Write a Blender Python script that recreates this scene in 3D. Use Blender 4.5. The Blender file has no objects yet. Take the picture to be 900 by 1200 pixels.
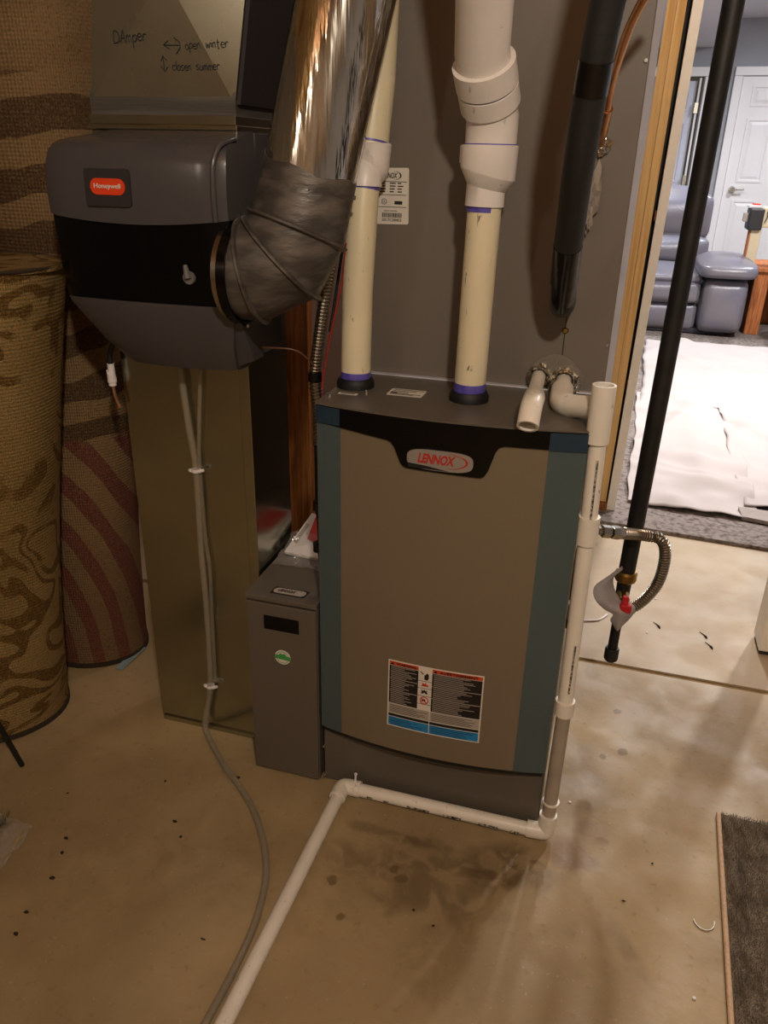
import bpy, bmesh, math, random
from mathutils import Vector, Matrix
random.seed(7)
C = bpy.context.scene.collection
V = Vector
PI = math.pi
# ---------------------------------------------------------------- camera, light, exposure
sc = bpy.context.scene
FPX, YAW, PITCH, ROLL = 921.26, -0.28254, 0.42607, 0.02149
cam_d = bpy.data.cameras.new('camera'); cam = bpy.data.objects.new('camera', cam_d); C.objects.link(cam)
cam_d.sensor_fit = 'VERTICAL'; cam_d.sensor_height = 36.0; cam_d.lens = 36.0 * FPX / 1200.0
cam_d.clip_start = 0.02
sy, cy, sp, cp = math.sin(YAW), math.cos(YAW), math.sin(PITCH), math.cos(PITCH)
F = V((sy * cp, cy * cp, -sp)); Rt = V((cy, -sy, 0)); U = Rt.cross(F)
cr, sr = math.cos(ROLL), math.sin(ROLL)
R2 = cr * Rt + sr * U; U2 = -sr * Rt + cr * U
M = Matrix((R2, U2, -F)).transposed().to_4x4(); M.translation = V((0.4638, -1.1891, 1.1943))
cam.matrix_world = M
sc.camera = cam
sc.view_settings.view_transform = 'Standard'; sc.view_settings.look = 'None'
sc.view_settings.gamma = 1.0; sc.view_settings.use_curve_mapping = False
sc.view_settings.exposure = 0.0
w = bpy.data.worlds.new('world'); sc.world = w; w.use_nodes = True
w.node_tree.nodes['Background'].inputs[0].default_value = (1, .82, .62, 1)
w.node_tree.nodes['Background'].inputs[1].default_value = 0.05
def lamp(name, kind, loc, energy, color, size=0.1, rot=None, sy_=None):
    d = bpy.data.lights.new(name, kind); d.energy = energy; d.color = color
    if kind == 'AREA':
        d.size = size
        if sy_: d.shape = 'RECTANGLE'; d.size_y = sy_
    else: d.shadow_soft_size = size
    o = bpy.data.objects.new(name, d); o.location = loc; C.objects.link(o)
    if rot: o.rotation_euler = rot
    return o
WARM = (1.0, .89, .74)
lamp('utility_bulb', 'POINT', (0.76, -1.55, 1.98), 64, WARM, 0.045)
lamp('second_utility_bulb', 'POINT', (-0.9, -3.0, 2.1), 14, WARM, 0.06)
COOL = (1.0, .95, .93)
lamp('recessed_light_near_left', 'AREA', (.72, 2.9, 2.39), 48, COOL, 0.13)
lamp('recessed_light_near_right', 'AREA', (1.80, 3.2, 2.39), 74, COOL, 0.13)
lamp('recessed_light_far_left', 'AREA', (.4, 5.6, 2.16), 30, (.90, .94, 1.0), 0.3)
lamp('recessed_light_far_right', 'AREA', (1.9, 6.0, 2.39), 52, (.92, .95, 1.0), 0.3)
lamp('fill_light_by_the_doorway', 'POINT', (.78, .95, 2.30), 15, WARM, 0.035)  # unseen lamp added to brighten the stud and jamb
lamp('fill_light_behind_ducts', 'POINT', (-.09, .84, 2.02), 9, (1.0, .86, .80), 0.04)  # added fill, no fixture seen, for the dark gap and the papers

# ---------------------------------------------------------------- materials
def hexc(h, a=1):
    h = h.lstrip('#'); o = []
    for i in (0, 2, 4):
        c = int(h[i:i+2], 16) / 255; o.append(c / 12.92 if c <= .04045 else ((c + .055) / 1.055) ** 2.4)
    return (o[0], o[1], o[2], a)
def mat(name, col, rough=.5, metal=0, noise=0, nscale=20, bump=0, bscale=80, col2=None, spec=.5, stretch=None, coat=0, rvar=0, detail=4):
    m = bpy.data.materials.new(name); m.use_nodes = True
    nt = m.node_tree; b = nt.nodes['Principled BSDF']
    c = hexc(col) if isinstance(col, str) else col
    b.inputs['Base Color'].default_value = c; b.inputs['Roughness'].default_value = rough
    b.inputs['Metallic'].default_value = metal; b.inputs['Specular IOR Level'].default_value = spec
    if coat: b.inputs['Coat Weight'].default_value = coat; b.inputs['Coat Roughness'].default_value = .15
    tc = nt.nodes.new('ShaderNodeTexCoord'); mp = nt.nodes.new('ShaderNodeMapping'); nt.links.new(tc.outputs['Object'], mp.inputs[0])
    if stretch: mp.inputs['Scale'].default_value = stretch
    n = nt.nodes.new('ShaderNodeTexNoise'); n.inputs['Scale'].default_value = nscale; n.inputs['Detail'].default_value = detail
    nt.links.new(mp.outputs[0], n.inputs[0])
    if noise:
        mx = nt.nodes.new('ShaderNodeMix'); mx.data_type = 'RGBA'
        c2 = (hexc(col2) if isinstance(col2, str) else col2) if col2 else tuple(x * .6 for x in c[:3]) + (1,)
        mx.inputs[6].default_value = c; mx.inputs[7].default_value = c2
        r = nt.nodes.new('ShaderNodeMapRange'); r.inputs[1].default_value = .42; r.inputs[2].default_value = .68
        r.inputs[3].default_value = 0; r.inputs[4].default_value = noise
        nt.links.new(n.outputs[0], r.inputs[0]); nt.links.new(r.outputs[0], mx.inputs[0]); nt.links.new(mx.outputs[2], b.inputs['Base Color'])
    if rvar:
        r = nt.nodes.new('ShaderNodeMapRange'); r.inputs[1].default_value = .3; r.inputs[2].default_value = .7
        r.inputs[3].default_value = max(0, rough - rvar); r.inputs[4].default_value = rough + rvar
        nt.links.new(n.outputs[0], r.inputs[0]); nt.links.new(r.outputs[0], b.inputs['Roughness'])
    if bump:
        n2 = nt.nodes.new('ShaderNodeTexNoise'); n2.inputs['Scale'].default_value = bscale; n2.inputs['Detail'].default_value = 3
        nt.links.new(mp.outputs[0], n2.inputs[0])
        bp = nt.nodes.new('ShaderNodeBump'); bp.inputs['Strength'].default_value = bump; bp.inputs['Distance'].default_value = .004
        nt.links.new(n2.outputs[0], bp.inputs['Height']); nt.links.new(bp.outputs[0], b.inputs['Normal'])
    return m
class NT:
    """tiny helper for hand-made node trees"""
    def __init__(s, m): s.t = m.node_tree; s.b = s.t.nodes['Principled BSDF']
    def n(s, k, **kw):
        x = s.t.nodes.new(k)
        for a, v in kw.items(): setattr(x, a, v)
        return x
    def l(s, a, b): s.t.links.new(a, b)
    def math(s, op, a, b=None, c=None, clamp=False):
        x = s.n('ShaderNodeMath', operation=op, use_clamp=clamp)
        for i, v in enumerate((a, b, c)):
            if v is None: continue
            if isinstance(v, (int, float)): x.inputs[i].default_value = v
            else: s.l(v, x.inputs[i])
        return x.outputs[0]
    def mix(s, f, a, b):
        x = s.n('ShaderNodeMix', data_type='RGBA')
        for i, v in ((0, f), (6, a), (7, b)):
            if isinstance(v, (int, float)): x.inputs[i].default_value = v
            elif isinstance(v, str): x.inputs[i].default_value = hexc(v)
            elif isinstance(v, tuple): x.inputs[i].default_value = v
            else: s.l(v, x.inputs[i])
        return x.outputs[2]
    def noise(s, v, sc_, det=4, dist=0, rough=.5):
        x = s.n('ShaderNodeTexNoise'); x.inputs['Scale'].default_value = sc_; x.inputs['Detail'].default_value = det
        x.inputs['Distortion'].default_value = dist; x.inputs['Roughness'].default_value = rough; s.l(v, x.inputs[0]); return x.outputs[0]
    def ramp(s, v, lo, hi, o0=0, o1=1):
        x = s.n('ShaderNodeMapRange'); x.interpolation_type = 'SMOOTHSTEP'
        for i, q in ((1, lo), (2, hi), (3, o0), (4, o1)): x.inputs[i].default_value = q
        s.l(v, x.inputs[0]); return x.outputs[0]

def concrete():
    m = bpy.data.materials.new('concrete'); m.use_nodes = True; k = NT(m)
    g = k.n('ShaderNodeNewGeometry').outputs['Position']
    sx = k.n('ShaderNodeSeparateXYZ'); k.l(g, sx.inputs[0]); X, Y = sx.outputs[0], sx.outputs[1]
    a = k.noise(g, 2.2, 5, .6); b_ = k.noise(g, 9, 6, .3); c = k.noise(g, 55, 4)
    col = k.mix(k.ramp(a, .35, .68), '#917d5c', '#ab9670')
    col = k.mix(k.ramp(b_, .46, .80, 0, .24), col, '#7f6b49')
    col = k.mix(k.ramp(c, .60, .72, 0, .25), col, '#6b5236')
    col = k.mix(k.ramp(k.noise(g, 130, 2), .66, .74, 0, .35), col, '#bfae94')
    col = k.mix(k.ramp(Y, .45, .66, 0, .55), col, '#c2b39c')
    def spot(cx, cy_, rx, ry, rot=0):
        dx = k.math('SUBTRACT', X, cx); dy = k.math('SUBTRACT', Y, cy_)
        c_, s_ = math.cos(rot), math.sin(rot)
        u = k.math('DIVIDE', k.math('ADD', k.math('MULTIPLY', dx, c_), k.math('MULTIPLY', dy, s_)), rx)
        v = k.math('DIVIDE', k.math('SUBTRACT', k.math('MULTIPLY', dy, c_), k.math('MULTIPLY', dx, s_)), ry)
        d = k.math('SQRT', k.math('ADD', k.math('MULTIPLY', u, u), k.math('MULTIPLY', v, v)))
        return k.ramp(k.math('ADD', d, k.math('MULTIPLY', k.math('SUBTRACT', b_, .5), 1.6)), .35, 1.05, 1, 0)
    # streaky darker patches in front of the furnace and rust round the drain elbow
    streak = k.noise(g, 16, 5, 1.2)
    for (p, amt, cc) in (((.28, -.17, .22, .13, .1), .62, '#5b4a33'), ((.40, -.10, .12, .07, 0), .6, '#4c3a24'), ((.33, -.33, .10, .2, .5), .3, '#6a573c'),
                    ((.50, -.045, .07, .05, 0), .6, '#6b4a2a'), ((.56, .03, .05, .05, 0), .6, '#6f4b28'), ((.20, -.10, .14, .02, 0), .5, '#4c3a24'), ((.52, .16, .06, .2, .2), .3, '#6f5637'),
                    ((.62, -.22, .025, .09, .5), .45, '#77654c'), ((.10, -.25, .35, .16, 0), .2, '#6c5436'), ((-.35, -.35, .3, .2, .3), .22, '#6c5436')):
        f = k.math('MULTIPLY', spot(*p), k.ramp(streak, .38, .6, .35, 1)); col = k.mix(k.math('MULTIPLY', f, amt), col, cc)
    for (x, y, r) in ((.105, -.234, .011), (.205, -.18, .009), (.222, -.195, .010), (.143, -.30, .008), (.60, .28, .012), (.585, .42, .01), (.56, .25, .008)):
        dx = k.math('SUBTRACT', X, x); dy = k.math('SUBTRACT', Y, y)
        d = k.math('SQRT', k.math('ADD', k.math('MULTIPLY', dx, dx), k.math('MULTIPLY', dy, dy)))
        col = k.mix(k.ramp(k.math('ADD', d, k.math('MULTIPLY', k.math('SUBTRACT', c, .5), .02)), r * .7, r * 1.2, .6, 0), col, '#5c472b')
    k.l(col, k.b.inputs['Base Color'])
    k.l(k.ramp(b_, .3, .7, .42, .68), k.b.inputs['Roughness']); k.b.inputs['Specular IOR Level'].default_value = .35
    bp = k.n('ShaderNodeBump'); bp.inputs['Strength'].default_value = .25; bp.inputs['Distance'].default_value = .003
    k.l(k.math('ADD', c, k.math('MULTIPLY', b_, 1.5)), bp.inputs['Height']); k.l(bp.outputs[0], k.b.inputs['Normal'])
    return m
def rug_mat(name, base, base2, c1, c2, kind):
    m = bpy.data.materials.new(name); m.use_nodes = True; k = NT(m)
    g = k.n('ShaderNodeNewGeometry').outputs['Position']
    sx = k.n('ShaderNodeSeparateXYZ'); k.l(g, sx.inputs[0]); X, Y, Z = sx.outputs
    X = k.math('ADD', k.math('MULTIPLY', X, .8), k.math('MULTIPLY', Y, .6))
    f = k.noise(g, 260, 2); big = k.noise(g, 2.3, 2, .3); n1 = k.noise(g, 5, 2, .5)
    if kind == 'swoosh':
        # upper part: wide and narrow, nearly level brown waves
        q = k.math('ADD', k.math('MULTIPLY', Z, 62), k.math('MULTIPLY', n1, 6)); q = k.math('ADD', q, k.math('MULTIPLY', X, -9))
        up = k.math('MULTIPLY', k.ramp(k.math('SINE', q), -.10, .0), k.ramp(Z, 1.31, 1.33, 1, .15))
        # lower part: red-brown arcs fanning round a point low on the left
        dx = k.math('ADD', X, .62); dz = k.math('SUBTRACT', Z, .02)
        d = k.math('SQRT', k.math('ADD', k.math('MULTIPLY', k.math('MULTIPLY', dx, dx), 3.4), k.math('MULTIPLY', dz, dz)))
        dn = k.math('SINE', k.math('ADD', k.math('MULTIPLY', d, 54), k.math('MULTIPLY', n1, 2)))
        lowr = k.ramp(dn, .05, .16)
        sel = k.ramp(Z, .60, .62); band = k.math('ADD', k.math('MULTIPLY', sel, up), k.math('MULTIPLY', k.math('SUBTRACT', 1.0, sel), lowr))
        cc = k.mix(sel, c1, c2)
    else:
        # leafy scroll-work: thin broken curls
        n2 = k.noise(g, 4.5, 1, 1.6)
        q = k.math('SINE', k.math('ADD', k.math('MULTIPLY', n2, 44), k.math('MULTIPLY', Z, 9)))
        band = k.math('MULTIPLY', k.ramp(q, .30, .42), k.ramp(k.noise(g, 8, 2), .40, .48))
        cc = k.mix(big, c1, c2)
    bs = k.mix(k.ramp(big, .35, .65), base, base2)
    col = k.mix(k.math('MULTIPLY', band, k.ramp(f, .3, .55, .55, .95)), bs, cc)
    col = k.mix(k.ramp(f, .5, .7, 0, .4), col, '#3d2e1c')
    k.l(col, k.b.inputs['Base Color']); k.b.inputs['Roughness'].default_value = .95; k.b.inputs['Specular IOR Level'].default_value = .1
    wv = k.math('SINE', k.math('MULTIPLY', Z, 900)); wx = k.math('SINE', k.math('MULTIPLY', k.math('ADD', X, Y), 900))
    bp = k.n('ShaderNodeBump'); bp.inputs['Strength'].default_value = .4; bp.inputs['Distance'].default_value = .002
    k.l(k.math('ADD', k.math('ADD', wv, wx), k.math('MULTIPLY', f, 4)), bp.inputs['Height']); k.l(bp.outputs[0], k.b.inputs['Normal'])
    return m
def wood_mat(name, c1, c2, axis_scale=(30, 30, 1.5)):
    m = bpy.data.materials.new(name); m.use_nodes = True; k = NT(m)
    tc = k.n('ShaderNodeTexCoord'); mp = k.n('ShaderNodeMapping'); mp.inputs['Scale'].default_value = axis_scale; k.l(tc.outputs['Object'], mp.inputs[0])
    n = k.noise(mp.outputs[0], 3, 6, 1.0); n2 = k.noise(mp.outputs[0], 12, 3, .5)
    col = k.mix(k.ramp(n, .35, .65), c1, c2); col = k.mix(k.ramp(n2, .55, .75, 0, .3), col, c2)
    k.l(col, k.b.inputs['Base Color']); k.b.inputs['Roughness'].default_value = .7
    bp = k.n('ShaderNodeBump'); bp.inputs['Strength'].default_value = .15; bp.inputs['Distance'].default_value = .002
    k.l(n2, bp.inputs['Height']); k.l(bp.outputs[0], k.b.inputs['Normal'])
    return m
def pvc_mat(name, base, dirt=.5):
    m = bpy.data.materials.new(name); m.use_nodes = True; k = NT(m)
    tc = k.n('ShaderNodeTexCoord'); mp = k.n('ShaderNodeMapping'); mp.inputs['Scale'].default_value = (1, 1, .35); k.l(tc.outputs['Object'], mp.inputs[0])
    n = k.noise(mp.outputs[0], 95, 3, .4); n2 = k.noise(mp.outputs[0], 18, 3)
    col = k.mix(k.ramp(n2, .45, .7, 0, .4), base, tuple(c * .86 for c in hexc(base)[:3]) + (1,))
    col = k.mix(k.ramp(n, .67, .74, 0, dirt), col, '#3a2f20')
    k.l(col, k.b.inputs['Base Color']); k.b.inputs['Roughness'].default_value = .38
    return m
M_ = {}
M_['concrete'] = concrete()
M_['joint'] = mat('joint_filler', '#8a6f45', .9, noise=.6, nscale=60, bump=.4)
M_['case'] = mat('furnace_grey_paint', '#5f584e', .36, noise=.15, nscale=3, bump=.03, bscale=400, spec=.4)
M_['coil'] = mat('coil_cabinet_paint', '#6f675e', .45, noise=.2, nscale=2.5, bump=.03, bscale=400, spec=.4)
M_['door'] = mat('furnace_door_paint', '#766a57', .30, noise=.1, nscale=3, bump=.02, bscale=500, spec=.45)
M_['black'] = mat('glossy_black_plastic', '#060608', .14, noise=.1, bump=.02, spec=.28)
M_['blackm'] = mat('matt_black', '#100f0f', .55, bump=.1, bscale=60)
M_['rubber'] = mat('black_rubber', '#0b0b0b', .6, bump=.05)
M_['foam'] = mat('pipe_insulation_foam', '#1b1a1a', .6, noise=.3, nscale=8, bump=.15, bscale=150)
M_['tape'] = mat('shiny_black_tape', '#0d0c0c', .18, bump=.25, bscale=25)
M_['hum'] = mat('humidifier_grey_plastic', '#4a4849', .22, noise=.08, nscale=6, bump=.02, bscale=300)
M_['humlow'] = mat('humidifier_tray_plastic', '#444142', .4, bump=.02)
M_['humdark'] = mat('humidifier_badge_plate', '#2b282a', .5, bump=.02)
M_['red'] = mat('badge_red_orange', '#e0431c', .35, bump=.01)
M_['lred'] = mat('logo_red', '#b32a20', .4, bump=.01)
M_['white'] = mat('label_white', '#d9d2c6', .5, noise=.1, bump=.01)
M_['ink'] = mat('black_ink', '#141210', .6, bump=.01)
M_['orange'] = mat('label_orange', '#c8471f', .5, bump=.01)
M_['blue'] = mat('label_blue', '#1f7fb8', .45, bump=.01)
M_['lgrey'] = mat('label_grey', '#a79d92', .5, bump=.01)
M_['green'] = mat('sticker_green', '#3f9a4a', .45, bump=.01)
M_['silver'] = mat('badge_silver', '#a8a29c', .35, metal=.5, bump=.01)
M_['galv'] = mat('galvanized_sheet', '#aeb0a0', .20, metal=1, noise=.3, nscale=9, col2='#99998a', bump=.03, bscale=5, rvar=.05)
M_['galvw'] = mat('galvanized_plenum', '#a9a593', .30, metal=.9, noise=.5, nscale=4, col2='#8a846e', bump=.06, bscale=5, rvar=.09)
M_['round'] = mat('shiny_round_duct', '#dcd7cc', .12, metal=1, noise=.35, nscale=9, stretch=(7, 7, .35), bump=.55, bscale=9, rvar=.06)  # colour streaks along the pipe stand in for striped reflections
M_['mastic'] = mat('grey_duct_mastic', '#4e4945', .45, metal=.35, noise=.8, nscale=14, col2='#7a7269', bump=.35, bscale=40, stretch=(1, 1, 3), rvar=.18)
M_['mastbead'] = mat('mastic_bead', '#77706a', .45, metal=.35, bump=.4, bscale=60)
M_['steel'] = mat('zinc_steel', '#b8b4ac', .25, metal=1, bump=.1)
M_['flex'] = mat('stainless_flex', '#a8a094', .28, metal=1, bump=.05)
M_['copper'] = mat('copper_tube', '#e0b08c', .28, metal=1, noise=.4, nscale=20, col2='#9a5a38', bump=.05)
M_['brass'] = mat('brass', '#a98a4a', .35, metal=1, noise=.4, bump=.05)
M_['foil'] = mat('crumpled_foil_tape', '#c6c1b6', .2, metal=1, bump=1, bscale=40)
M_['putty'] = mat('grey_putty', '#8c8378', .6, bump=.8, bscale=60)
M_['pvcy'] = pvc_mat('yellowed_pvc', '#dfd4b4', .85)
M_['pvcw'] = pvc_mat('white_pvc', '#e3dcd6', .35)
M_['pvcd'] = pvc_mat('drain_pvc', '#e6e0d3', .5)
M_['print'] = mat('pipe_print', '#3a362f', .7, noise=1, nscale=160, col2='#c9c1b3')
M_['purple'] = mat('purple_primer', '#4b3fa0', .4, noise=.5, nscale=30, col2='#7f78c8')
M_['tube'] = mat('cloudy_vinyl_tube', '#a89f8c', .12, bump=.02)
b = M_['tube'].node_tree.nodes['Principled BSDF']; b.inputs['Alpha'].default_value = .26
M_['film'] = mat('teal_protective_film', '#576a6c', .2, spec=.5, bump=.08, bscale=12)
b = M_['film'].node_tree.nodes['Principled BSDF']; b.inputs['Alpha'].default_value = .55
M_['bag'] = mat('crumpled_clear_bag', '#cfc9c2', .12, bump=1, bscale=30)
b = M_['bag'].node_tree.nodes['Principled BSDF']; b.inputs['Alpha'].default_value = .22
M_['paper'] = mat('paper', '#e2dcd8', .7, noise=.1, bump=.1)
M_['redp'] = mat('red_print', '#c8321e', .6, bump=.01)
M_['redwire'] = mat('red_wire', '#8d2f26', .45, bump=.02)
M_['brwire'] = mat('brown_wire', '#5e3a28', .45, bump=.02)
M_['redlever'] = mat('red_valve_lever', '#c2202a', .35, bump=.02)
M_['tag'] = mat('grey_paper_tag', '#a19a99', .6, noise=.3, nscale=40, bump=.05)
M_['gas'] = mat('black_iron_pipe', '#11100f', .55, noise=.5, nscale=30, col2='#2b2420', bump=.1, bscale=200)
M_['stud'] = wood_mat('pine_stud', '#e3bf82', '#cd9f5e', (12, 12, .5))
M_['studd'] = wood_mat('dark_pine', '#a8692f', '#7b4a20')
M_['jamb'] = mat('cream_painted_jamb', '#f6f1e6', .45, noise=.1, bump=.05)
M_['wwhite'] = mat('white_trim_paint', '#e6e2e2', .4, noise=.05, nscale=3, bump=.03)
M_['flange'] = mat('bright_flange', '#c9c9d2', .45, metal=.3, noise=.3, nscale=15, bump=.05)
M_['gwall'] = mat('grey_wall_paint', '#9c9da2', .8, noise=.1, nscale=3, bump=.05, bscale=300)
M_['dwall'] = mat('bare_basement_wall', '#7e7263', .85, noise=.4, nscale=4, bump=.2)
M_['insul'] = mat('kraft_insulation', '#94867a', .8, noise=.5, nscale=10, bump=.5, bscale=12)
M_['ceil'] = mat('ceiling_paint', '#d6d4d8', .9, noise=.05, bump=.1)
M_['bdoor'] = mat('bluish_white_door', '#c4c6d2', .45, noise=.05, bump=.02)
M_['leather'] = mat('grey_leather', '#716d73', .30, noise=.4, nscale=6, col2='#5d6480', bump=.35, bscale=90, spec=.6)  # bluish second tone puts the blue sheen into the colour
M_['seam'] = mat('dark_seam', '#2c2a33', .7, bump=.05)
M_['carpet'] = mat('grey_brown_carpet', '#8c827c', .95, noise=1, nscale=55, col2='#5a504a', bump=1, bscale=90)
M_['cloth'] = mat('white_drop_cloth', '#bdb5b2', .85, noise=.3, nscale=5, col2='#b0a49f', bump=.25, bscale=14)
M_['clothd'] = mat('drop_cloth_underside', '#a39a93', .85, noise=.3, bump=.2)
M_['rug1'] = rug_mat('beige_ornament_rug', '#91794f', '#7d673f', '#57421f', '#644a26', 'leaf')
M_['rug2'] = rug_mat('tan_swoosh_rug', '#8a7150', '#786045', '#6d4038', '#4e3c2b', 'swoosh')
M_['rugd'] = mat('rug_backing', '#33281c', .95, bump=.4)
M_['pile'] = mat('mat_pile', '#bdb2a1', .9, noise=.9, nscale=60, col2='#75695a', stretch=(1, .35, 1))
M_['piled'] = mat('mat_base', '#6b6053', .95, noise=.6, nscale=60, bump=1, bscale=200)
M_['bind'] = mat('beige_mat_binding', '#c9a988', .8, noise=.4, nscale=120, bump=.5, bscale=200)
M_['oak'] = wood_mat('orange_wood_table', '#b9703a', '#8f4f24')
M_['cream'] = mat('cream_enamel', '#d8c9a8', .4, bump=.02)
M_['darkm'] = mat('charcoal_plastic', '#2c2b2d', .45, bump=.03)
M_['debris'] = mat('dark_crumb', '#2a1d10', .9, bump=.5)
M_['leaf'] = mat('greenish_straw', '#6d6a4e', .8, noise=.7, nscale=40, col2='#3c3f30', bump=.5)
M_['straw'] = mat('yellow_straw', '#a08240', .7, bump=.1)

# ---------------------------------------------------------------- object plumbing
WL = {}                       # world location of every object made here (nothing carries a rotation)
def thing(name, label, cat, loc=(0, 0, 0), group=None):
    o = bpy.data.objects.new(name, None); C.objects.link(o); o.location = loc; o.empty_display_size = .05
    WL[o] = V(loc); o['label'] = label; o['category'] = cat
    if group: o['group'] = group
    return o
def tag(o, label, cat, group=None):
    o['label'] = label; o['category'] = cat
    if group: o['group'] = group
    return o
def obj(name, bm, m, parent=None, smooth=False, label=None, kind=None):
    """bm holds WORLD coordinates; the object's origin goes to the middle of its bounds"""
    vs = [v.co for v in bm.verts]
    lo = V((min(v[i] for v in vs) for i in range(3))); hi = V((max(v[i] for v in vs) for i in range(3)))
    c = (lo + hi) / 2
    for v in bm.verts: v.co -= c
    me = bpy.data.meshes.new(name)
    bmesh.ops.recalc_face_normals(bm, faces=bm.faces)
    if smooth:
        for f in bm.faces: f.smooth = True
    bm.to_mesh(me); bm.free()
    if smooth: me.set_sharp_from_angle(angle=math.radians(38))
    me.materials.append(M_[m] if isinstance(m, str) else m)
    o = bpy.data.objects.new(name, me); C.objects.link(o); WL[o] = c.copy()
    if parent: o.parent = parent; o.location = c - WL[parent]
    else: o.location = c
    if label: o['label'] = label
    if kind: o['kind'] = kind
    return o
def BM(): return bmesh.new()
def box(bm, x0, x1, y0, y1, z0, z1, bev=0, seg=2):
    r = bmesh.ops.create_cube(bm, size=1)
    vs = r['verts']
    for v in vs: v.co = V((x0 + (v.co.x + .5) * (x1 - x0), y0 + (v.co.y + .5) * (y1 - y0), z0 + (v.co.z + .5) * (z1 - z0)))
    if bev:
        es = list({e for v in vs for e in v.link_edges})
        bmesh.ops.bevel(bm, geom=es, offset=bev, segments=seg, affect='EDGES', profile=.5)
    return bm
def obox(bm, A, B, wx, wy):
    """leaning bar with rectangular section from point A (bottom) to B (top)"""
    A, B = V(A), V(B); ring = []
    for P in (A, B):
        ring.append([bm.verts.new(P + V((sx * wx / 2, sy_ * wy / 2, 0))) for sx, sy_ in ((-1, -1), (1, -1), (1, 1), (-1, 1))])
    for i in range(4): bm.faces.new((ring[0][i], ring[0][(i+1) % 4], ring[1][(i+1) % 4], ring[1][i]))
    bm.faces.new(ring[0][::-1]); bm.faces.new(ring[1]); return bm
def smoothpath(pts, n=8):
    P = [V(p) for p in pts]; out = []
    for i in range(len(P) - 1):
        p0 = P[max(i-1, 0)]; p1 = P[i]; p2 = P[i+1]; p3 = P[min(i+2, len(P)-1)]
        for k in range(n):
            t = k / n
            out.append(.5 * ((2*p1) + (p2-p0)*t + (2*p0-5*p1+4*p2-p3)*t*t + (3*p1-p0-3*p2+p3)*t**3))
    out.append(P[-1]); return out
def tube(bm, pts, r, seg=16, inner=None, caps=True, miter=True):
    """swept tube; r a number or a list; inner gives a hollow pipe with real wall thickness"""
    P = [V(p) for p in pts]; n = len(P); rs = r if isinstance(r, (list, tuple)) else [r] * n
    T = []
    for i in range(n):
        a = (P[i] - P[i-1]).normalized() if i else None; b_ = (P[i+1] - P[i]).normalized() if i < n-1 else None
        t = (a + b_) if a and b_ else (a or b_); T.append(t.normalized() if t.length > 1e-9 else (a or b_))
    up = V((0, 0, 1)) if abs(T[0].z) < .9 else V((1, 0, 0))
    u = T[0].cross(up).normalized()
    def sweep(rad):
        nonlocal u; rings = []; uu = u.copy()
        for i in range(n):
            uu = (uu - T[i] * uu.dot(T[i])).normalized(); vv = T[i].cross(uu); ring = []
            k = 1
            if miter and 0 < i < n-1:
                c_ = (P[i]-P[i-1]).normalized().dot(T[i]); k = 1 / max(c_, .75)
                bi = ((P[i+1]-P[i]).normalized() - (P[i]-P[i-1]).normalized())
                bi = bi.normalized() if bi.length > 1e-6 else None
            else: bi = None
            for s in range(seg):
                d = uu * math.cos(2*PI*s/seg) + vv * math.sin(2*PI*s/seg)
                if bi is not None: d = d + bi * d.dot(bi) * (k - 1)
                ring.append(bm.verts.new(P[i] + d * rad[i]))
            rings.append(ring)
        for i in range(n-1):
            for s in range(seg):
                bm.faces.new((rings[i][s], rings[i][(s+1) % seg], rings[i+1][(s+1) % seg], rings[i+1][s]))
        return rings
    o = sweep(rs)
    if inner is not None:
        inn = sweep([x - inner for x in rs])
        for e in (0, -1):
            for s in range(seg): bm.faces.new((o[e][s], o[e][(s+1) % seg], inn[e][(s+1) % seg], inn[e][s]))
    elif caps:
        bm.faces.new(o[0][::-1]); bm.faces.new(o[-1])
    return bm
def ribbed(pts, r0, amp, pitch, seg=14):
    """corrugated conduit along a dense path"""
    P = smoothpath(pts, 10); L = [0]
    for i in range(1, len(P)): L.append(L[-1] + (P[i]-P[i-1]).length)
    n = int(L[-1] / pitch * 4); out = []; rs = []; j = 0
    for k in range(n + 1):
        s = L[-1] * k / n
        while j < len(P) - 2 and L[j+1] < s: j += 1
        t = (s - L[j]) / max(L[j+1] - L[j], 1e-9); out.append(P[j].lerp(P[j+1], t))
        rs.append(r0 + amp * (0, .8, 1, .8)[k % 4])
    bm = BM(); tube(bm, out, rs, seg, miter=False); return bm
def loft(bm, rings, cap=True):
    R = [[bm.verts.new(V(p)) for p in ring] for ring in rings]; n = len(R[0])
    for i in range(len(R)-1):
        for s in range(n): bm.faces.new((R[i][s], R[i][(s+1) % n], R[i+1][(s+1) % n], R[i+1][s]))
    if cap: bm.faces.new(R[0][::-1]); bm.faces.new(R[-1])
    return bm
def rrect(x0, x1, y0, y1, r, z, n=5):
    """rounded rectangle ring in plan"""
    out = []
    for cx, cy_, a0 in ((x1-r, y0+r, -PI/2), (x1-r, y1-r, 0), (x0+r, y1-r, PI/2), (x0+r, y0+r, PI)):
        for k in range(n+1): a = a0 + PI/2*k/n; out.append((cx + r*math.cos(a), cy_ + r*math.sin(a), z))
    return out
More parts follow.
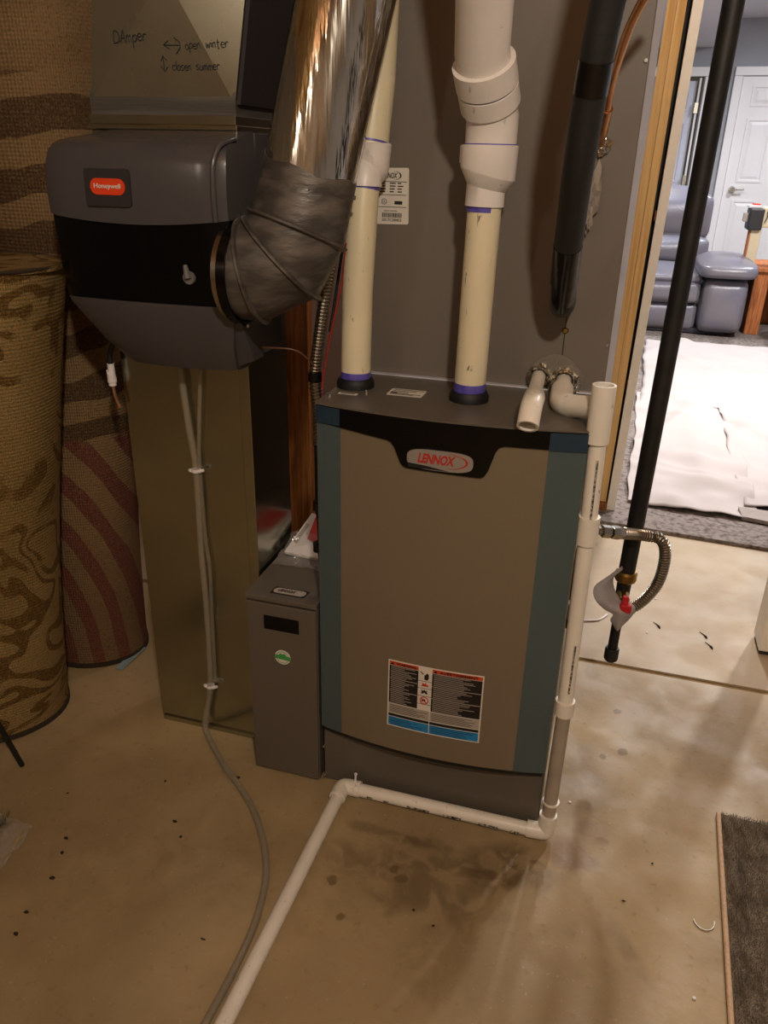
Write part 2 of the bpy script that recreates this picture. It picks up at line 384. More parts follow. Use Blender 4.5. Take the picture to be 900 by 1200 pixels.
def plate(bm, o, ux, uz, w_, h, t, r=0, n=4):
    """thin plate, centre o, in plane ux/uz, thickness t outward (ux x uz points backwards)"""
    o, ux, uz = V(o), V(ux).normalized(), V(uz).normalized(); nn = uz.cross(ux).normalized() * -1
    pts = []
    if r:
        for cx, cz, a0 in ((w_/2-r, -h/2+r, -PI/2), (w_/2-r, h/2-r, 0), (-w_/2+r, h/2-r, PI/2), (-w_/2+r, -h/2+r, PI)):
            for k in range(n+1): a = a0 + PI/2*k/n; pts.append((cx + r*math.cos(a), cz + r*math.sin(a)))
    else: pts = [(-w_/2, -h/2), (w_/2, -h/2), (w_/2, h/2), (-w_/2, h/2)]
    loft(bm, [[o + ux*a + uz*c + nn*t*s for a, c in pts] for s in (0, 1)]); return bm
def text_bm(s, bold=0, shear=0, ext=.02, res=3, spacing=1):
    cu = bpy.data.curves.new('t', 'FONT'); cu.body = s; cu.offset = bold; cu.shear = shear; cu.extrude = ext; cu.resolution_u = res; cu.space_character = spacing
    o = bpy.data.objects.new('t', cu); me = o.to_mesh(); bm = BM(); bm.from_mesh(me); o.to_mesh_clear()
    bpy.data.objects.remove(o); bpy.data.curves.remove(cu)
    return bm
def text(name, s, m, parent, p0, ux, uz, w_, h, mapfn=None, bold=0, shear=0, thick=.0006, label=None, spacing=1):
    """lettering whose lower-left corner is p0, fitted to w_ x h"""
    bm = text_bm(s, bold, shear, .5, 3, spacing); vs = bm.verts
    x0, x1 = min(v.co.x for v in vs), max(v.co.x for v in vs); y0, y1 = min(v.co.y for v in vs), max(v.co.y for v in vs)
    p0, ux, uz = V(p0), V(ux).normalized(), V(uz).normalized(); nn = ux.cross(uz).normalized()
    for v in vs:
        a, c, t = (v.co.x-x0)/(x1-x0)*w_, (v.co.y-y0)/(y1-y0)*h, (v.co.z+.5)*thick
        P = p0 + ux*a + uz*c + nn*t
        if mapfn: P = mapfn(P, t)
        v.co = P
    return obj(name, bm, m, parent, label=label)

# ================================================================ THE SETTING
def struct(name, bm, m): return obj(name, bm, m, kind='structure')
bm = BM()
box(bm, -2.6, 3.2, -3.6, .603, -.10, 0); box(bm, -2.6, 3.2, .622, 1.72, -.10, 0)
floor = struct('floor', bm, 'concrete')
bm = BM(); box(bm, -2.6, 3.2, .603, .622, -.10, -.005)
obj('control_joint', bm, 'joint', floor, label='tan filled control joint across the slab')
bm = BM()
fl = [(-2.6, 1.72), (3.2, 1.30), (3.2, 7.9), (-2.6, 7.9)]
loft(bm, [[(x, y, z) for x, y in fl] for z in (.0015, .013)])
struct('floor_2', bm, 'carpet')
bm = BM(); box(bm, -2.6, -2.5, -3.6, 7.9, 0, 2.5); struct('wall_left', bm, 'dwall')
bm = BM(); box(bm, 3.1, 3.2, -3.6, 7.9, 0, 2.5); struct('wall_right', bm, 'gwall')
bm = BM(); box(bm, -2.6, 3.2, -3.7, -3.6, 0, 2.5); wf = struct('wall_front', bm, 'insul')
for i in range(14):
    x = -2.5 + i * .41; bm = BM(); box(bm, x, x + .038, -3.6, -3.51, 0, 2.42); obj('stud', bm, 'stud', wf)
bm = BM(); box(bm, -2.6, 3.2, -3.6, 1.7, 2.42, 2.5); ce = struct('ceiling', bm, 'studd')
for i in range(13):
    x = -2.4 + i * .43; bm = BM(); box(bm, x, x + .04, -3.6, 1.6, 2.24, 2.42); obj('joist', bm, 'stud', ce)
bm = BM(); box(bm, -2.6, 3.2, 1.7, 7.9, 2.40, 2.5); struct('ceiling_2', bm, 'ceil')
bm = BM(); box(bm, -2.6, .955, 4.0, 7.8, 2.17, 2.40); struct('trim_1', bm, 'ceil')
# partition between the utility side and the finished room
bm = BM(); box(bm, -2.6, .44, 1.60, 1.70, 0, 2.42); pw = struct('wall_partition', bm, 'dwall')
bm = BM(); box(bm, -2.5, -.318, 1.10, 1.12, 0, 2.3); wb = struct('wall_back', bm, mat('pinkish_drywall', '#b9a59c', .8, noise=.15, nscale=5, bump=.05))
bm = BM(); box(bm, -.318, .40, 1.10, 1.12, 0, 2.3); struct('wall_back_3', bm, mat('pinkish_drywall_2', '#b9a59c', .8, noise=.15, nscale=5, bump=.05))
bm = BM(); box(bm, -.455, -.372, .88, .918, 0, 2.3, .002); obj('stud', bm, 'studd', wb)
def lean(name, xb, xt, y, wx, wy, z0, z1, m, parent=None, label=None):
    bm = BM(); obox(bm, (xb, y, z0), (xt, y, z1), wx, wy); return obj(name, bm, m, parent, label=label)
pt = struct('trim_2', obox(BM(), (.449, 1.66, 0), (.452, 1.66, 2.42), .02, .12), 'wwhite')
lean('stud', .4655, .494, 1.645, .0265, .09, .045, 2.42, 'stud', pt)
lean('stud', .4925, .522, 1.645, .0265, .09, .045, 2.42, 'stud', pt)
bm = BM(); box(bm, .455, .51, 1.59, 1.69, .0, .042); obj('sole_plate', bm, 'studd', pt)
lean('gap_shade', .512, .548, 1.69, .030, .02, 0, 2.42, 'blackm', pt)  # black strip painted in for the shaded gap beside the jamb
for z in (.47, 1.02): bm = BM(); box(bm, .511 + z*.014, .531 + z*.014, 1.62, 1.66, z, z + .03); obj('shim', bm, 'studd', pt)
struct('trim_3', obox(BM(), (.5265, 1.655, .014), (.571, 1.655, 2.42), .029, .11), 'jamb')
# far wall of the finished room with two doors
bm = BM(); box(bm, -2.6, .50, 7.8, 7.9, 0, 2.4); box(bm, .92, 3.2, 7.8, 7.9, 0, 2.4); box(bm, .5, .92, 7.8, 7.9, 1.93, 2.4); struct('wall_back_2', bm, 'gwall')
def panel_door(name, x0, x1, y, z1, m, rows, kx=2):
    bm = BM(); box(bm, x0, x1, y, y + .035, 0, z1, .003, 1); d = struct(name, bm, m)
    w_ = (x1-x0); m_ = w_ * .13
    pw_ = (w_ - m_ * (kx + 1)) / kx
    for za, zb in rows:
        for k in range(kx):
            a = x0 + m_ + k * (pw_ + m_)
            bm = BM(); zz = z1
            # raised panel in a moulded surround
            rings = [rr(a, a+pw_, za, zb, 0, y), rr(a, a+pw_, za, zb, 0, y - .008), rr(a, a+pw_, za, zb, .018, y - .008), rr(a, a+pw_, za, zb, .03, y - .001), rr(a, a+pw_, za, zb, .055, y - .008)]
            loft(bm, rings); obj('door_panel', bm, m, d)
    return d
def rr(x0, x1, z0, z1, i, y): return [(x0+i, y, z0+i), (x1-i, y, z0+i), (x1-i, y, z1-i), (x0+i, y, z1-i)]
d1 = panel_door('door_1', 1.265, 2.03, 7.79, 1.93, 'wwhite', ((.2, .86), (1.02, 1.58), (1.68, 1.86)))
bm = BM(); tube(bm, [(1.345, 7.79, .955), (1.345, 7.72, .955)], [.032, .022], 16); tube(bm, [(1.345, 7.73, .955), (1.45, 7.725, .96)], .009, 10)
obj('door_handle', bm, 'steel', d1, True, label='brushed lever handle')
bm = BM(); box(bm, 1.185, 1.262, 7.765, 7.80, 0, 1.934, .006); box(bm, 2.03, 2.10, 7.765, 7.80, 0, 1.934, .006); box(bm, 1.185, 2.10, 7.765, 7.80, 1.935, 2.01, .006); struct('trim_4', bm, 'wwhite')
d2 = panel_door('door_2', .52, .868, 7.86, 1.90, 'bdoor', ((.2, .86), (1.0, 1.55), (1.64, 1.82)))
bm = BM(); box(bm, .885, .902, 7.80, 7.90, 0, 1.92); box(bm, .93, .99, 7.77, 7.80, 0, 1.929, .005); box(bm, .42, .99, 7.77, 7.80, 1.93, 2.01, .005); t5 = struct('trim_5', bm, 'wwhite')
for z in (.98, 1.62): bm = BM(); box(bm, .872, .905, 7.785, 7.80, z, z + .09); obj('hinge', bm, 'steel', t5)
# white-painted post at the right, beside the joint
bm = BM(); box(bm, .937, .995, .785, .88, .012, 2.42, .002); d3 = struct('trim_6', bm, 'jamb')
bm = BM(); box(bm, .941, .990, .789, .875, .0, .012); obj('post_shoe', bm, 'darkm', d3)

# ================================================================ FURNACE
W = .4445
def prof(x): u = min(max(x / W, 0), 1); return -.008 - .026 * (1 - (2*u - 1) ** 2)
def skin(bm, xs, lo, hi, off, th, extra=None):
    """sheet that follows the bowed door between heights lo(x) and hi(x)"""
    ra = []
    for x in xs:
        y = prof(x) - off
        ra.append([bm.verts.new(V(p)) for p in ((x, y, lo(x)), (x, y, hi(x)), (x, y + th, hi(x)), (x, y + th, lo(x)))])
    for i in range(len(ra)-1):
        for s in range(4): bm.faces.new((ra[i][s], ra[i][(s+1) % 4], ra[i+1][(s+1) % 4], ra[i+1][s]))
    bm.faces.new(ra[0]); bm.faces.new(ra[-1][::-1]); return bm
def lin(pts):
    def f(x):
        if x <= pts[0][0]: return pts[0][1]
        for (a, b_), (c, d) in zip(pts, pts[1:]):
            if x <= c: return b_ + (d-b_) * (x-a) / (c-a) if c > a else d
        return pts[-1][1]
    return f
def rng(a, b_, n): return [a + (b_-a)*i/n for i in range(n+1)]
fu = thing('furnace', 'grey upright gas furnace with bowed door and black top band, standing centre', 'furnace', (W/2, .35, 0))
bm = BM(); box(bm, 0, W, .004, .70, .02, .815, .002); obj('cabinet', bm, 'case', fu)
bm = BM(); box(bm, .002, W-.002, 0, .02, .004, .142, .0015); obj('base_panel', bm, 'case', fu)
bm = BM()
xs = rng(-.001, W+.001, 24)
loft(bm, [[(x, prof(x) - .004, z) for x in xs] + [(W+.001, .209, z), (-.001, .209, z)] for z in (.8165, .8195)])
obj('top_panel', bm, 'case', fu)
bm = BM(); skin(bm, rng(.001, W-.001, 28), lambda x: .147, lambda x: .815, 0, .014); obj('door', bm, 'door', fu, True)
# shadow lip below the door
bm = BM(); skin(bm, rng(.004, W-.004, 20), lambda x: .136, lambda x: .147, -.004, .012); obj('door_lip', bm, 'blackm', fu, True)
low = lin([(0, .787), (.047, .7835), (.109, .778), (.130, .776), (.137, .7735), (.143, .766), (.154, .741), (.159, .735), (.167, .733), (.286, .731), (.292, .734), (.298, .745), (.307, .776), (.312, .784), (.320, .7875), (.382, .787), (W, .785)])
bxs = sorted(set(rng(.001, W-.001, 24) + [.130, .137, .143, .154, .159, .167, .286, .292, .298, .307, .312, .320]))
bm = BM(); skin(bm, bxs, low, lambda x: .8165, .0035, .0035)
band = obj('top_band', bm, 'black', fu, True, label='glossy black band with a drop-down centre')
# badge
def oval(x0, x1, z0, z1, n=40, e=3.2):
    up, lo_ = [], []
    for i in range(n+1):
        t = -math.cos(PI*i/n); x = (x0+x1)/2 + t*(x1-x0)/2; h = (1 - abs(t)**e) ** (1/e) * (z1-z0)/2
        up.append((x, (z0+z1)/2 + h)); lo_.append((x, (z0+z1)/2 - h))
    return [p[0] for p in up], lin(up), lin(lo_)
xs_, hi_, lo_ = oval(.166, .274, .737, .770)
bm = BM(); skin(bm, xs_, lambda x: lo_(x) - .0008, hi_, .006, .003)
badge = obj('badge', bm, 'silver', fu, True, label='rounded silver badge with red lettering')
onband = lambda off: (lambda P, t: V((P.x, prof(P.x) - off - t, P.z)))
text('badge_lettering', 'LENNOX', 'lred', badge, (.184, 0, .747), (1, 0, .0), (0, 0, 1), .062, .0165, onband(.0062), bold=.03, shear=.3, spacing=.95)
bm = BM()
for (ax, az, th) in ((.034, .0128, .0016),):
    n = 30; pr = None
    for k in range(n+1):
        a = -PI*.48 + PI*.98*k/n; wd = .0004 + .0030 * max(0, math.cos(a))
        P = []
        for s in (0, 1):
            x = .232 + (ax - wd*s) * math.cos(a); z = .7545 + (az - wd*s*.3) * math.sin(a)
            P += [V((x, prof(x) - .0062, z)), V((x, prof(x) - .0070, z))]
        P = [bm.verts.new(p) for p in P]
        if pr:
            for i, j in ((0, 1), (1, 3), (3, 2), (2, 0)): bm.faces.new((pr[i], pr[j], P[j], P[i]))
        pr = P
obj('badge_swoosh', bm, 'lred', badge)
bm = BM(); skin(bm, rng(.168, .236, 16), lambda x: .7372, lin([(.168, .7445), (.20, .7425), (.22, .7395), (.236, .7374)]), .0063, .0006); obj('badge_ribbon', bm, 'ink', badge)
# teal protective film down both edges
def edge_hi(x): return .7995
for (a, b_) in ((.0005, .0455), (.387, W-.0005)):
    bm = BM(); skin(bm, rng(a, b_, 8), lambda x: .1475, lambda x: .786, .0012, .0004); obj('protective_film', bm, 'film', fu, True, label='teal tinted protective film strip')
M_['filmd'] = mat('dark_teal_film', '#2c4356', .12, spec=.7, bump=.2, bscale=20); M_['filmd'].node_tree.nodes['Principled BSDF'].inputs['Alpha'].default_value = .6
for (a, b_) in ((.0005, .0455), (.387, W-.0005)):
    bm = BM(); skin(bm, rng(a, b_, 8), lambda x: .786, lambda x: .815, .0048, .0004); obj('protective_film', bm, 'filmd', fu, True, label='blue film over the black band')
# warning label
def patch(bm, x0, x1, z0, z1, off): skin(bm, rng(x0, x1, max(2, int((x1-x0)/.02))), lambda x: z0, lambda x: z1, off, .0003); return bm
LX0, LX1, LZ0, LZ1 = .1425, .3200, .2035, .3535
wl = obj('warning_label', patch(BM(), LX0, LX1, LZ0, LZ1, .0004), 'white', fu, label='black, orange, white and blue bilingual warning label')
A0, A1, B0, B1 = LX0 + .0025, .2005, .2265, LX1 - .0025
obj('label_field', patch(patch(BM(), A0, A1, .2575, .342, .0008), B0, B1, .2575, .342, .0008), 'ink', wl)
obj('label_header', patch(patch(BM(), A0, A1, .343, .351, .0008), B0, B1, .343, .351, .0008), 'orange', wl)
bm = patch(patch(BM(), A0, .2240, .2345, .2560, .0008), .2255, B1, .2345, .2560, .0008); obj('label_grey_field', bm, 'lgrey', wl)
obj('label_bar', patch(patch(BM(), A0, .2240, .2270, .2330, .0008), .2255, B1, .2270, .2330, .0008), 'ink', wl)
obj('label_blue_field', patch(patch(BM(), A0, .2240, .2060, .2255, .0008), .2255, B1, .2060, .2255, .0008), 'blue', wl)
text('header_lettering', 'WARNING', 'ink', wl, (.158, 0, .3443), (1, 0, 0), (0, 0, 1), .038, .0054, onband(.0009), bold=.02)
text('header_lettering', 'AVERTISSEMENT', 'ink', wl, (.240, 0, .3443), (1, 0, 0), (0, 0, 1), .070, .0054, onband(.0009), bold=.02)
bm = BM()
for cx in (.1505, .2325):
    P = [V((cx-.0038, prof(cx)-.0012, .3442)), V((cx+.0038, prof(cx)-.0012, .3442)), V((cx, prof(cx)-.0012, .3504))]
    loft(bm, [P, [p - V((0, .0004, 0)) for p in P]])
obj('alert_triangle', bm, 'ink', wl, kind='stuff')
bm = BM(); lines = BM()
for (x0, x1, n0) in ((A0+.003, A1-.003, 0), (B0+.003, B1-.003, 1)):
    for k, z in enumerate(rng(.2600, .3395, 24)):
        if k in (8, 16): patch(lines, x0-.002, x1+.002, z, z+.0011, .0011); continue
        e = x0 + (x1-x0) * random.uniform(.5, 1)
        patch(bm, x0, e, z, z + .0010, .0010)
obj('fine_print', bm, 'lgrey', wl, kind='stuff'); obj('label_rule', lines, 'lgrey', wl)
bm = BM()
for (x0, x1) in ((A0+.003, .221), (.2285, B1-.003)):
    for z in rng(.2375, .2525, 5): patch(bm, x0, x0 + (x1-x0)*random.uniform(.6, 1), z, z+.0008, .0010)
    for z in rng(.2085, .2225, 4): patch(bm, x0, x0 + (x1-x0)*random.uniform(.5, 1), z, z+.0010, .0010)
obj('fine_print', bm, 'ink', wl, kind='stuff')
def flat(bm, cx, cz, poly, off=.0010): loft(bm, [[V((cx+a, prof(cx)-off-s, cz+c)) for a, c in poly] for s in (0, .0003)]); return bm
def circ(r, n=20): return [(r*math.cos(2*PI*i/n), r*math.sin(2*PI*i/n)) for i in range(n)]
bm = BM()                                                       # hand, burst
flat(bm, .2155, .332, [(-.0035, -.006), (.003, -.007), (.005, -.001), (.0045, .006), (.001, .0085), (-.001, .005), (-.0035, .003)])
flat(bm, .2085, .338, [(-.005, .004), (-.0042, .005), (.002, 0), (.001, -.002)])
flat(bm, .213, .297, [(-.007, -.002), (-.003, -.003), (0, .0005), (.003, -.003), (.007, -.0015), (.0045, .001), (.006, .006), (.002, .0035), (0, .007), (-.002, .0035), (-.006, .006), (-.0045, .001)])
flat(bm, .213, .2795, [(-.004, -.003), (-.001, -.001), (.004, -.003), (.002, .003), (-.004, .003)], .0016)
obj('pictogram', bm, 'ink', wl, kind='stuff')
bm = BM()
flat(bm, .2135, .3145, [(-.007, -.0035), (.007, -.0035), (.006, .001), (.003, 0), (.002, .005), (-.001, .001), (-.004, .0045), (-.005, 0)])
n = 28
for k in range(n):
    a, b_ = 2*PI*k/n, 2*PI*(k+1)/n
    loft(bm, [[V((.2135+r*math.cos(t), prof(.2135)-.0012-s, .2795+r*math.sin(t))) for r, t in ((.0068, a), (.0068, b_), (.0085, b_), (.0085, a))] for s in (0, .0003)])
flat(bm, .2135, .2795, [(-.0058, .0042), (-.0046, .0054), (.0058, -.0042), (.0046, -.0054)], .0020)
obj('pictogram', bm, 'redp', wl, kind='stuff')
bm = BM()
for z in (.2885, .3055, .3215, .2700): patch(bm, .2005, .2265, z, z+.0007, .0009)
obj('label_rule', bm, 'ink', wl)
# vents' collars and stickers on the furnace top
for (x, y) in ((.030, .107), (.237, .093)):
    bm = BM(); tube(bm, [(x, y, .8195), (x, y, .828), (x, y, .833), (x, y, .836)], [.0335, .0335, .031, .029], 32); obj('vent_collar', bm, 'rubber', fu, True, label='black rubber vent collar')
bm = BM(); plate(bm, (.1275, .0945, .8197), (1, .01, 0), (.0, 1, 0), .062, .042, .0004, .003); st = obj('top_sticker', bm, 'white', fu, label='small white sticker behind the band')
bm = BM()
for i, y in enumerate((.108, .100, .092, .084, .079)): box(bm, .101, .155 - .012*(i % 3), y, y+.0022, .8200, .8204)
box(bm, .100, .112, .088, .093, .8200, .8205); obj('fine_print', bm, 'ink', st, kind='stuff')
bm = BM(); plate(bm, (.034, .054, .8197), (1, .0, 0), (.0, 1, 0), .034, .010, .0004, .001); st = obj('top_sticker', bm, 'white', fu, label='tiny cream sticker by the left collar')
bm = BM(); box(bm, .021, .046, .0525, .0555, .8200, .8204); obj('fine_print', bm, 'ink', st)
bm = BM(); tube(bm, [(.062, .070, .8195), (.062, .070, .8235)], .003, 8); tube(bm, [(.062, .070, .8235), (.062, .070, .8255)], .0022, 8); obj('screw', bm, 'steel', fu)
bm = BM(); tube(bm, [(.008, .034, .8195), (.008, .034, .8225)], .004, 8); obj('screw', bm, 'steel', fu)
# side knock-outs seen past the drain pipe
for za, zb in ((.46, .54), (.40, .42)): bm = BM(); box(bm, W, W+.014, .10, .16, za, zb, .002); obj('side_clip', bm, 'blackm', fu)
bm = BM(); box(bm, W, W+.0015, .002, .005, .01, .815); obj('edge_highlight', bm, 'steel', fu)  # thin bright strip stands in for the highlight along this edge
for z in (.012, .09): bm = BM(); tube(bm, [(.003, -.001, z), (.003, -.006, z)], .003, 8); obj('screw', bm, 'steel', fu)

# ================================================================ COIL CABINET
co = thing('coil_cabinet', 'tall plain grey coil cabinet standing on the furnace', 'cabinet', (.227, .45, .82))
bm = BM(); box(bm, .002, .454, .209, .70, .8165, 1.80, .002); obj('casing', bm, 'coil', co)
bm = BM(); box(bm, .006, .454, .196, .209, .8196, .8225, .0008); obj('bottom_flange', bm, 'flange', co, label='bright folded flange')
bm = BM(); loft(bm, [[(.454, .210, z), (.4645, .2235, z), (.4635, .226, z), (.453, .212, z)] for z in (.82, 1.80)]); obj('side_flange', bm, 'flange', co, label='side flange coloured white for the light on it')  # white colour carries the next room's light on this edge
bm = BM(); box(bm, .3755, .3770, .2080, .2092, .855, .98); obj('panel_seam', bm, 'blackm', co)
bm = BM(); tube(bm, [(.3765, .209, .925), (.3765, .204, .925)], [.0062, .0035], 10); obj('screw', bm, 'brass', co)
for z in (.906, 1.33): bm = BM(); tube(bm, [(.449, .209, z), (.449, .2055, z)], .0028, 8); obj('screw', bm, 'steel', co)
bm = BM(); plate(bm, (.0610, .2088, 1.130), (1, 0, .02), (-.02, 0, 1), .058, .090, .0005, .003)
rl = obj('rating_label', bm, 'white', co, label='white rating label with bar code')
def rt(s, x, z, w_, h, m='ink', **k): return text('label_lettering', s, m, rl, (x, .2082, z), (1, 0, .0), (0, 0, 1), w_, h, thick=.0003, **k)
rt('LENNOX', .0395, 1.1585, .030, .0090, shear=.3, bold=.03)
rt('R', .0418, 1.0953+.030, .0030, .0001)
bm = BM(); n = 26; pr = None
for k in range(n+1):
    a = -PI*.5 + PI*1.0*k/n; wd = .0003 + .0022*max(0, math.cos(a)); P = []
    for s in (0, 1):
        x = .0615 + (.0150 - wd*s)*math.cos(a); z = 1.1630 + (.0072 - wd*s*.3)*math.sin(a)
        P += [V((x, .2082, z)), V((x, .2077, z))]
    P = [bm.verts.new(p) for p in P]
    if pr:
        for i, j in ((0, 1), (1, 3), (3, 2), (2, 0)): bm.faces.new((pr[i], pr[j], P[j], P[i]))
    pr = P
obj('label_swoosh', bm, 'ink', rl)
bm = BM()
for i, z in enumerate((1.1500, 1.1455, 1.1410, 1.1365)):
    for x, w_ in ((.036, .014), (.056, .012), (.070, .010)): box(bm, x, x + w_*random.uniform(.6, 1), .2079, .2083, z, z+.0018)
for z in (1.1320, 1.1125, 1.1530): box(bm, .035, .086, .2079, .2083, z, z+.0009)
obj('fine_print', bm, 'ink', rl, kind='stuff')
bm = BM(); n = 22
for k in range(n):
    a, b_ = 2*PI*k/n, 2*PI*(k+1)/n
    loft(bm, [[V((.0465+r*math.cos(t), .2082-s, 1.1215+r*math.sin(t))) for r, t in ((.0040, a), (.0040, b_), (.0048, b_), (.0048, a))] for s in (0, .0004)])
obj('approval_mark', bm, 'ink', rl)
rt('UL', .0440, 1.1192, .0050, .0046)
bm = BM(); plate(bm, (.0720, .2083, 1.1200), (1, 0, 0), (0, 0, 1), .014, .0055, .0004, .0008); obj('black_mark', bm, 'ink', rl)
rt('SERIAL NUMBER', .0465, 1.1055, .024, .0022)
bm = BM(); x = .043
while x < .078:
    w_ = random.choice((.0004, .0008, .0013)); box(bm, x, x+w_, .2078, .2083, 1.0960, 1.1035); x += w_ + random.choice((.0005, .0009))
obj('bar_code', bm, 'ink', rl, kind='stuff')
rt('5017C08403', .0430, 1.0895, .035, .0050, bold=.01)

# ================================================================ FILTER CABINET
fc = thing('filter_cabinet', 'narrow dark grey filter cabinet between the sheet metal duct and the furnace', 'cabinet', (-.078, .2, 0))
bm = BM(); box(bm, -.152, -.006, -.006, .46, .002, .418, .002)
obj('cabinet_body', bm, 'case', fc)
bm = BM(); box(bm, -.150, -.007, -.0125, -.006, .004, .412, .002)
fd = obj('front_panel', bm, 'case', fc)
bm = BM(); plate(bm, (-.0775, -.0130, .372), (1, 0, 0), (0, 0, 1), .072, .030, .0012)
obj('slot_window', bm, 'black', fd, label='dark rectangular slot')
bm = BM(); box(bm, -.1535, -.0045, -.014, .46, .417, .4275, .002); ld = obj('lid', bm, 'case', fc)
bm = BM(); plate(bm, (-.0705, .0165, .4277), (1, 0, 0), (.12, 1, 0), .070, .026, .0005); bd = obj('nameplate', bm, 'ink', ld, label='small dark oval nameplate')
bm = BM(); plate(bm, (-.0705, .0165, .4282), (1, 0, 0), (.12, 1, 0), .064, .019, .0005, .008); obj('nameplate_field', bm, 'lgrey', bd)
text('nameplate_lettering', 'LENNOX', 'ink', bd, (-.094, .0125, .4288), (1, 0, 0), (0, 1, 0), .036, .009, shear=.3, bold=.02)
bm = BM(); loft(bm, [[V((-.0775+.0165*math.cos(2*PI*i/28), -.0126-s, .2965+.0165*math.sin(2*PI*i/28))) for i in range(28)] for s in (0, .0006)]); sk = obj('sticker', bm, 'white', fc, label='round green and white sticker')
bm = BM(); loft(bm, [[V((-.0775+a, -.0133-s, .2965+c)) for a, c in ((-.0158, -.004), (.0158, -.006), (.0162, .003), (-.0160, .0045))] for s in (0, .0003)]); obj('sticker_band', bm, 'green', sk)
bm = BM(); loft(bm, [[V((-.0775+a, -.0136-s, .3015+c)) for a, c in ((-.009, -.001), (-.004, .004), (0, .0015), (.004, .0045), (.009, -.001))] for s in (0, .0003)]); obj('sticker_hills', bm, 'green', sk)
bm = BM()
for k in range(11):
    a = PI*(.12+.076*k); 
    for sg in (1, -1): box(bm, -.0775+.0128*math.cos(a)-.0008, -.0775+.0128*math.cos(a)+.0008, -.0136, -.0130, .2965+sg*.0128*math.sin(a)-.0009, .2965+sg*.0128*math.sin(a)+.0009)
obj('fine_print', bm, 'green', sk, kind='stuff')

# ================================================================ RETURN DUCT (sheet metal)
du = thing('return_duct', 'large galvanized sheet metal duct standing left of the furnace', 'duct', (-.29, .25, 0))
def panel(bm, pts, t):   # pts: front face polygon (x,z) at y
    loft(bm, [[(x, .070+s, z) for x, z in pts] for s in (0, t)])
bm = BM(); loft(bm, [[(-.4215, .07, z), (-.158, .07, z), (-.158, .235, z), (-.4215, .235, z)] for z in (.012, 1.19)]); obj('duct_body', bm, 'galv', du, label='plain galvanized lower duct')
bm = BM(); box(bm, -.418, -.154, .066, .0725, .0, .012, .001); obj('bottom_flange', bm, 'galv', du)
bm = BM(); box(bm, -.1785, -.1575, .0660, .0705, .02, .90, .001); obj('corner_seam', bm, 'galv', du, label='folded corner seam')
bm = BM(); box(bm, -.4215, -.156, .065, .38, 1.190, 1.2245, .002); obj('lower_collar', bm, 'galv', du)
bm = BM(); box(bm, -.4245, -.153, .060, .38, 1.224, 1.2325, .0015)
box(bm, -.4215, -.156, .063, .38, 1.232, 1.246, .001); obj('drive_cleat', bm, 'galv', du)
bm = BM()
tops = [(-.421, .07), (-.158, .07), (-.158, .38), (-.421, .38)]; tops2 = [(-.37, .07), (-.085, .07), (-.085, .38), (-.37, .38)]
loft(bm, [[(x, y, 1.246) for x, y in tops], [(x, y-.001, 1.262) for x, y in tops], [(x, y, 1.283) for x, y in tops]]); obj('mastic_band', bm, mat('dark_mastic', '#4b4741', .55, noise=.8, nscale=9, col2='#686259', bump=.3, stretch=(.3, 1, 6)), du, label='brushed grey mastic band')
# cross broken front sheet: four slightly tilted triangles
bm = BM()
zt = 1.75; xl0, xr0, xl1, xr1 = -.420, -.159, -.336, -.072
c = V((-.262, .0615, 1.440)); q = [V((xl0, .07, 1.262)), V((xr0, .07, 1.262)), V((xr1, .07, zt)), V((xl1, .07, zt))]
cv = bm.verts.new(c); qq = [bm.verts.new(p) for p in q]; bk = [bm.verts.new(p + V((0, .31, 0))) for p in q]
for i in range(4): bm.faces.new((qq[i], qq[(i+1) % 4], cv)); bm.faces.new((qq[i], bk[i], bk[(i+1) % 4], qq[(i+1) % 4]))
bm.faces.new(bk[::-1]); obj('upper_transition', bm, 'galvw', du, label='cross-broken upper sheet with handwriting')
G = {'D': [[(0, 0), (.05, 1), (.5, .9), (.62, .5), (.5, .1), (-.05, .02)]], 'A': [[(0, 0), (.3, .95), (.38, .9), (.55, -.05)], [(.1, .4), (.5, .38)]],
     'm': [[(0, .55), (.02, 0)], [(.02, .45), (.2, .6), (.27, 0)], [(.27, .45), (.45, .6), (.55, 0)]], 'p': [[(.05, .6), (0, -.45)], [(.03, .45), (.3, .62), (.42, .35), (.25, .05), (.03, .1)]],
     'e': [[(0, .3), (.4, .36), (.3, .6), (.05, .5), (0, .2), (.2, 0), (.45, .1)]], 'r': [[(0, .55), (.04, 0)], [(.03, .35), (.2, .6), (.4, .5)]],
     'o': [[(.2, .58), (0, .35), (.08, .03), (.35, .05), (.42, .38), (.2, .58)]], 'n': [[(0, .55), (.02, 0)], [(.02, .4), (.25, .6), (.38, 0)]],
     'w': [[(0, .55), (.12, 0), (.28, .45), (.42, 0), (.58, .6)]], 'i': [[(0, .5), (.03, 0)], [(.02, .72), (.04, .78)]], 't': [[(.12, .95), (.15, 0), (.3, 0)], [(-.05, .6), (.35, .65)]],
     'c': [[(.4, .5), (.15, .6), (0, .3), (.12, 0), (.42, .08)]], 'l': [[(0, 1), (.03, 0)]], 's': [[(.4, .6), (.08, .52), (.05, .36), (.32, .25), (.3, .04), (0, .02)]],
     'u': [[(0, .55), (.05, .05), (.3, .05), (.38, .55), (.42, 0)]]}
ADV = {'m': .68, 'w': .72, 'l': .16, 'i': .18, 'D': .75, 'A': .68}
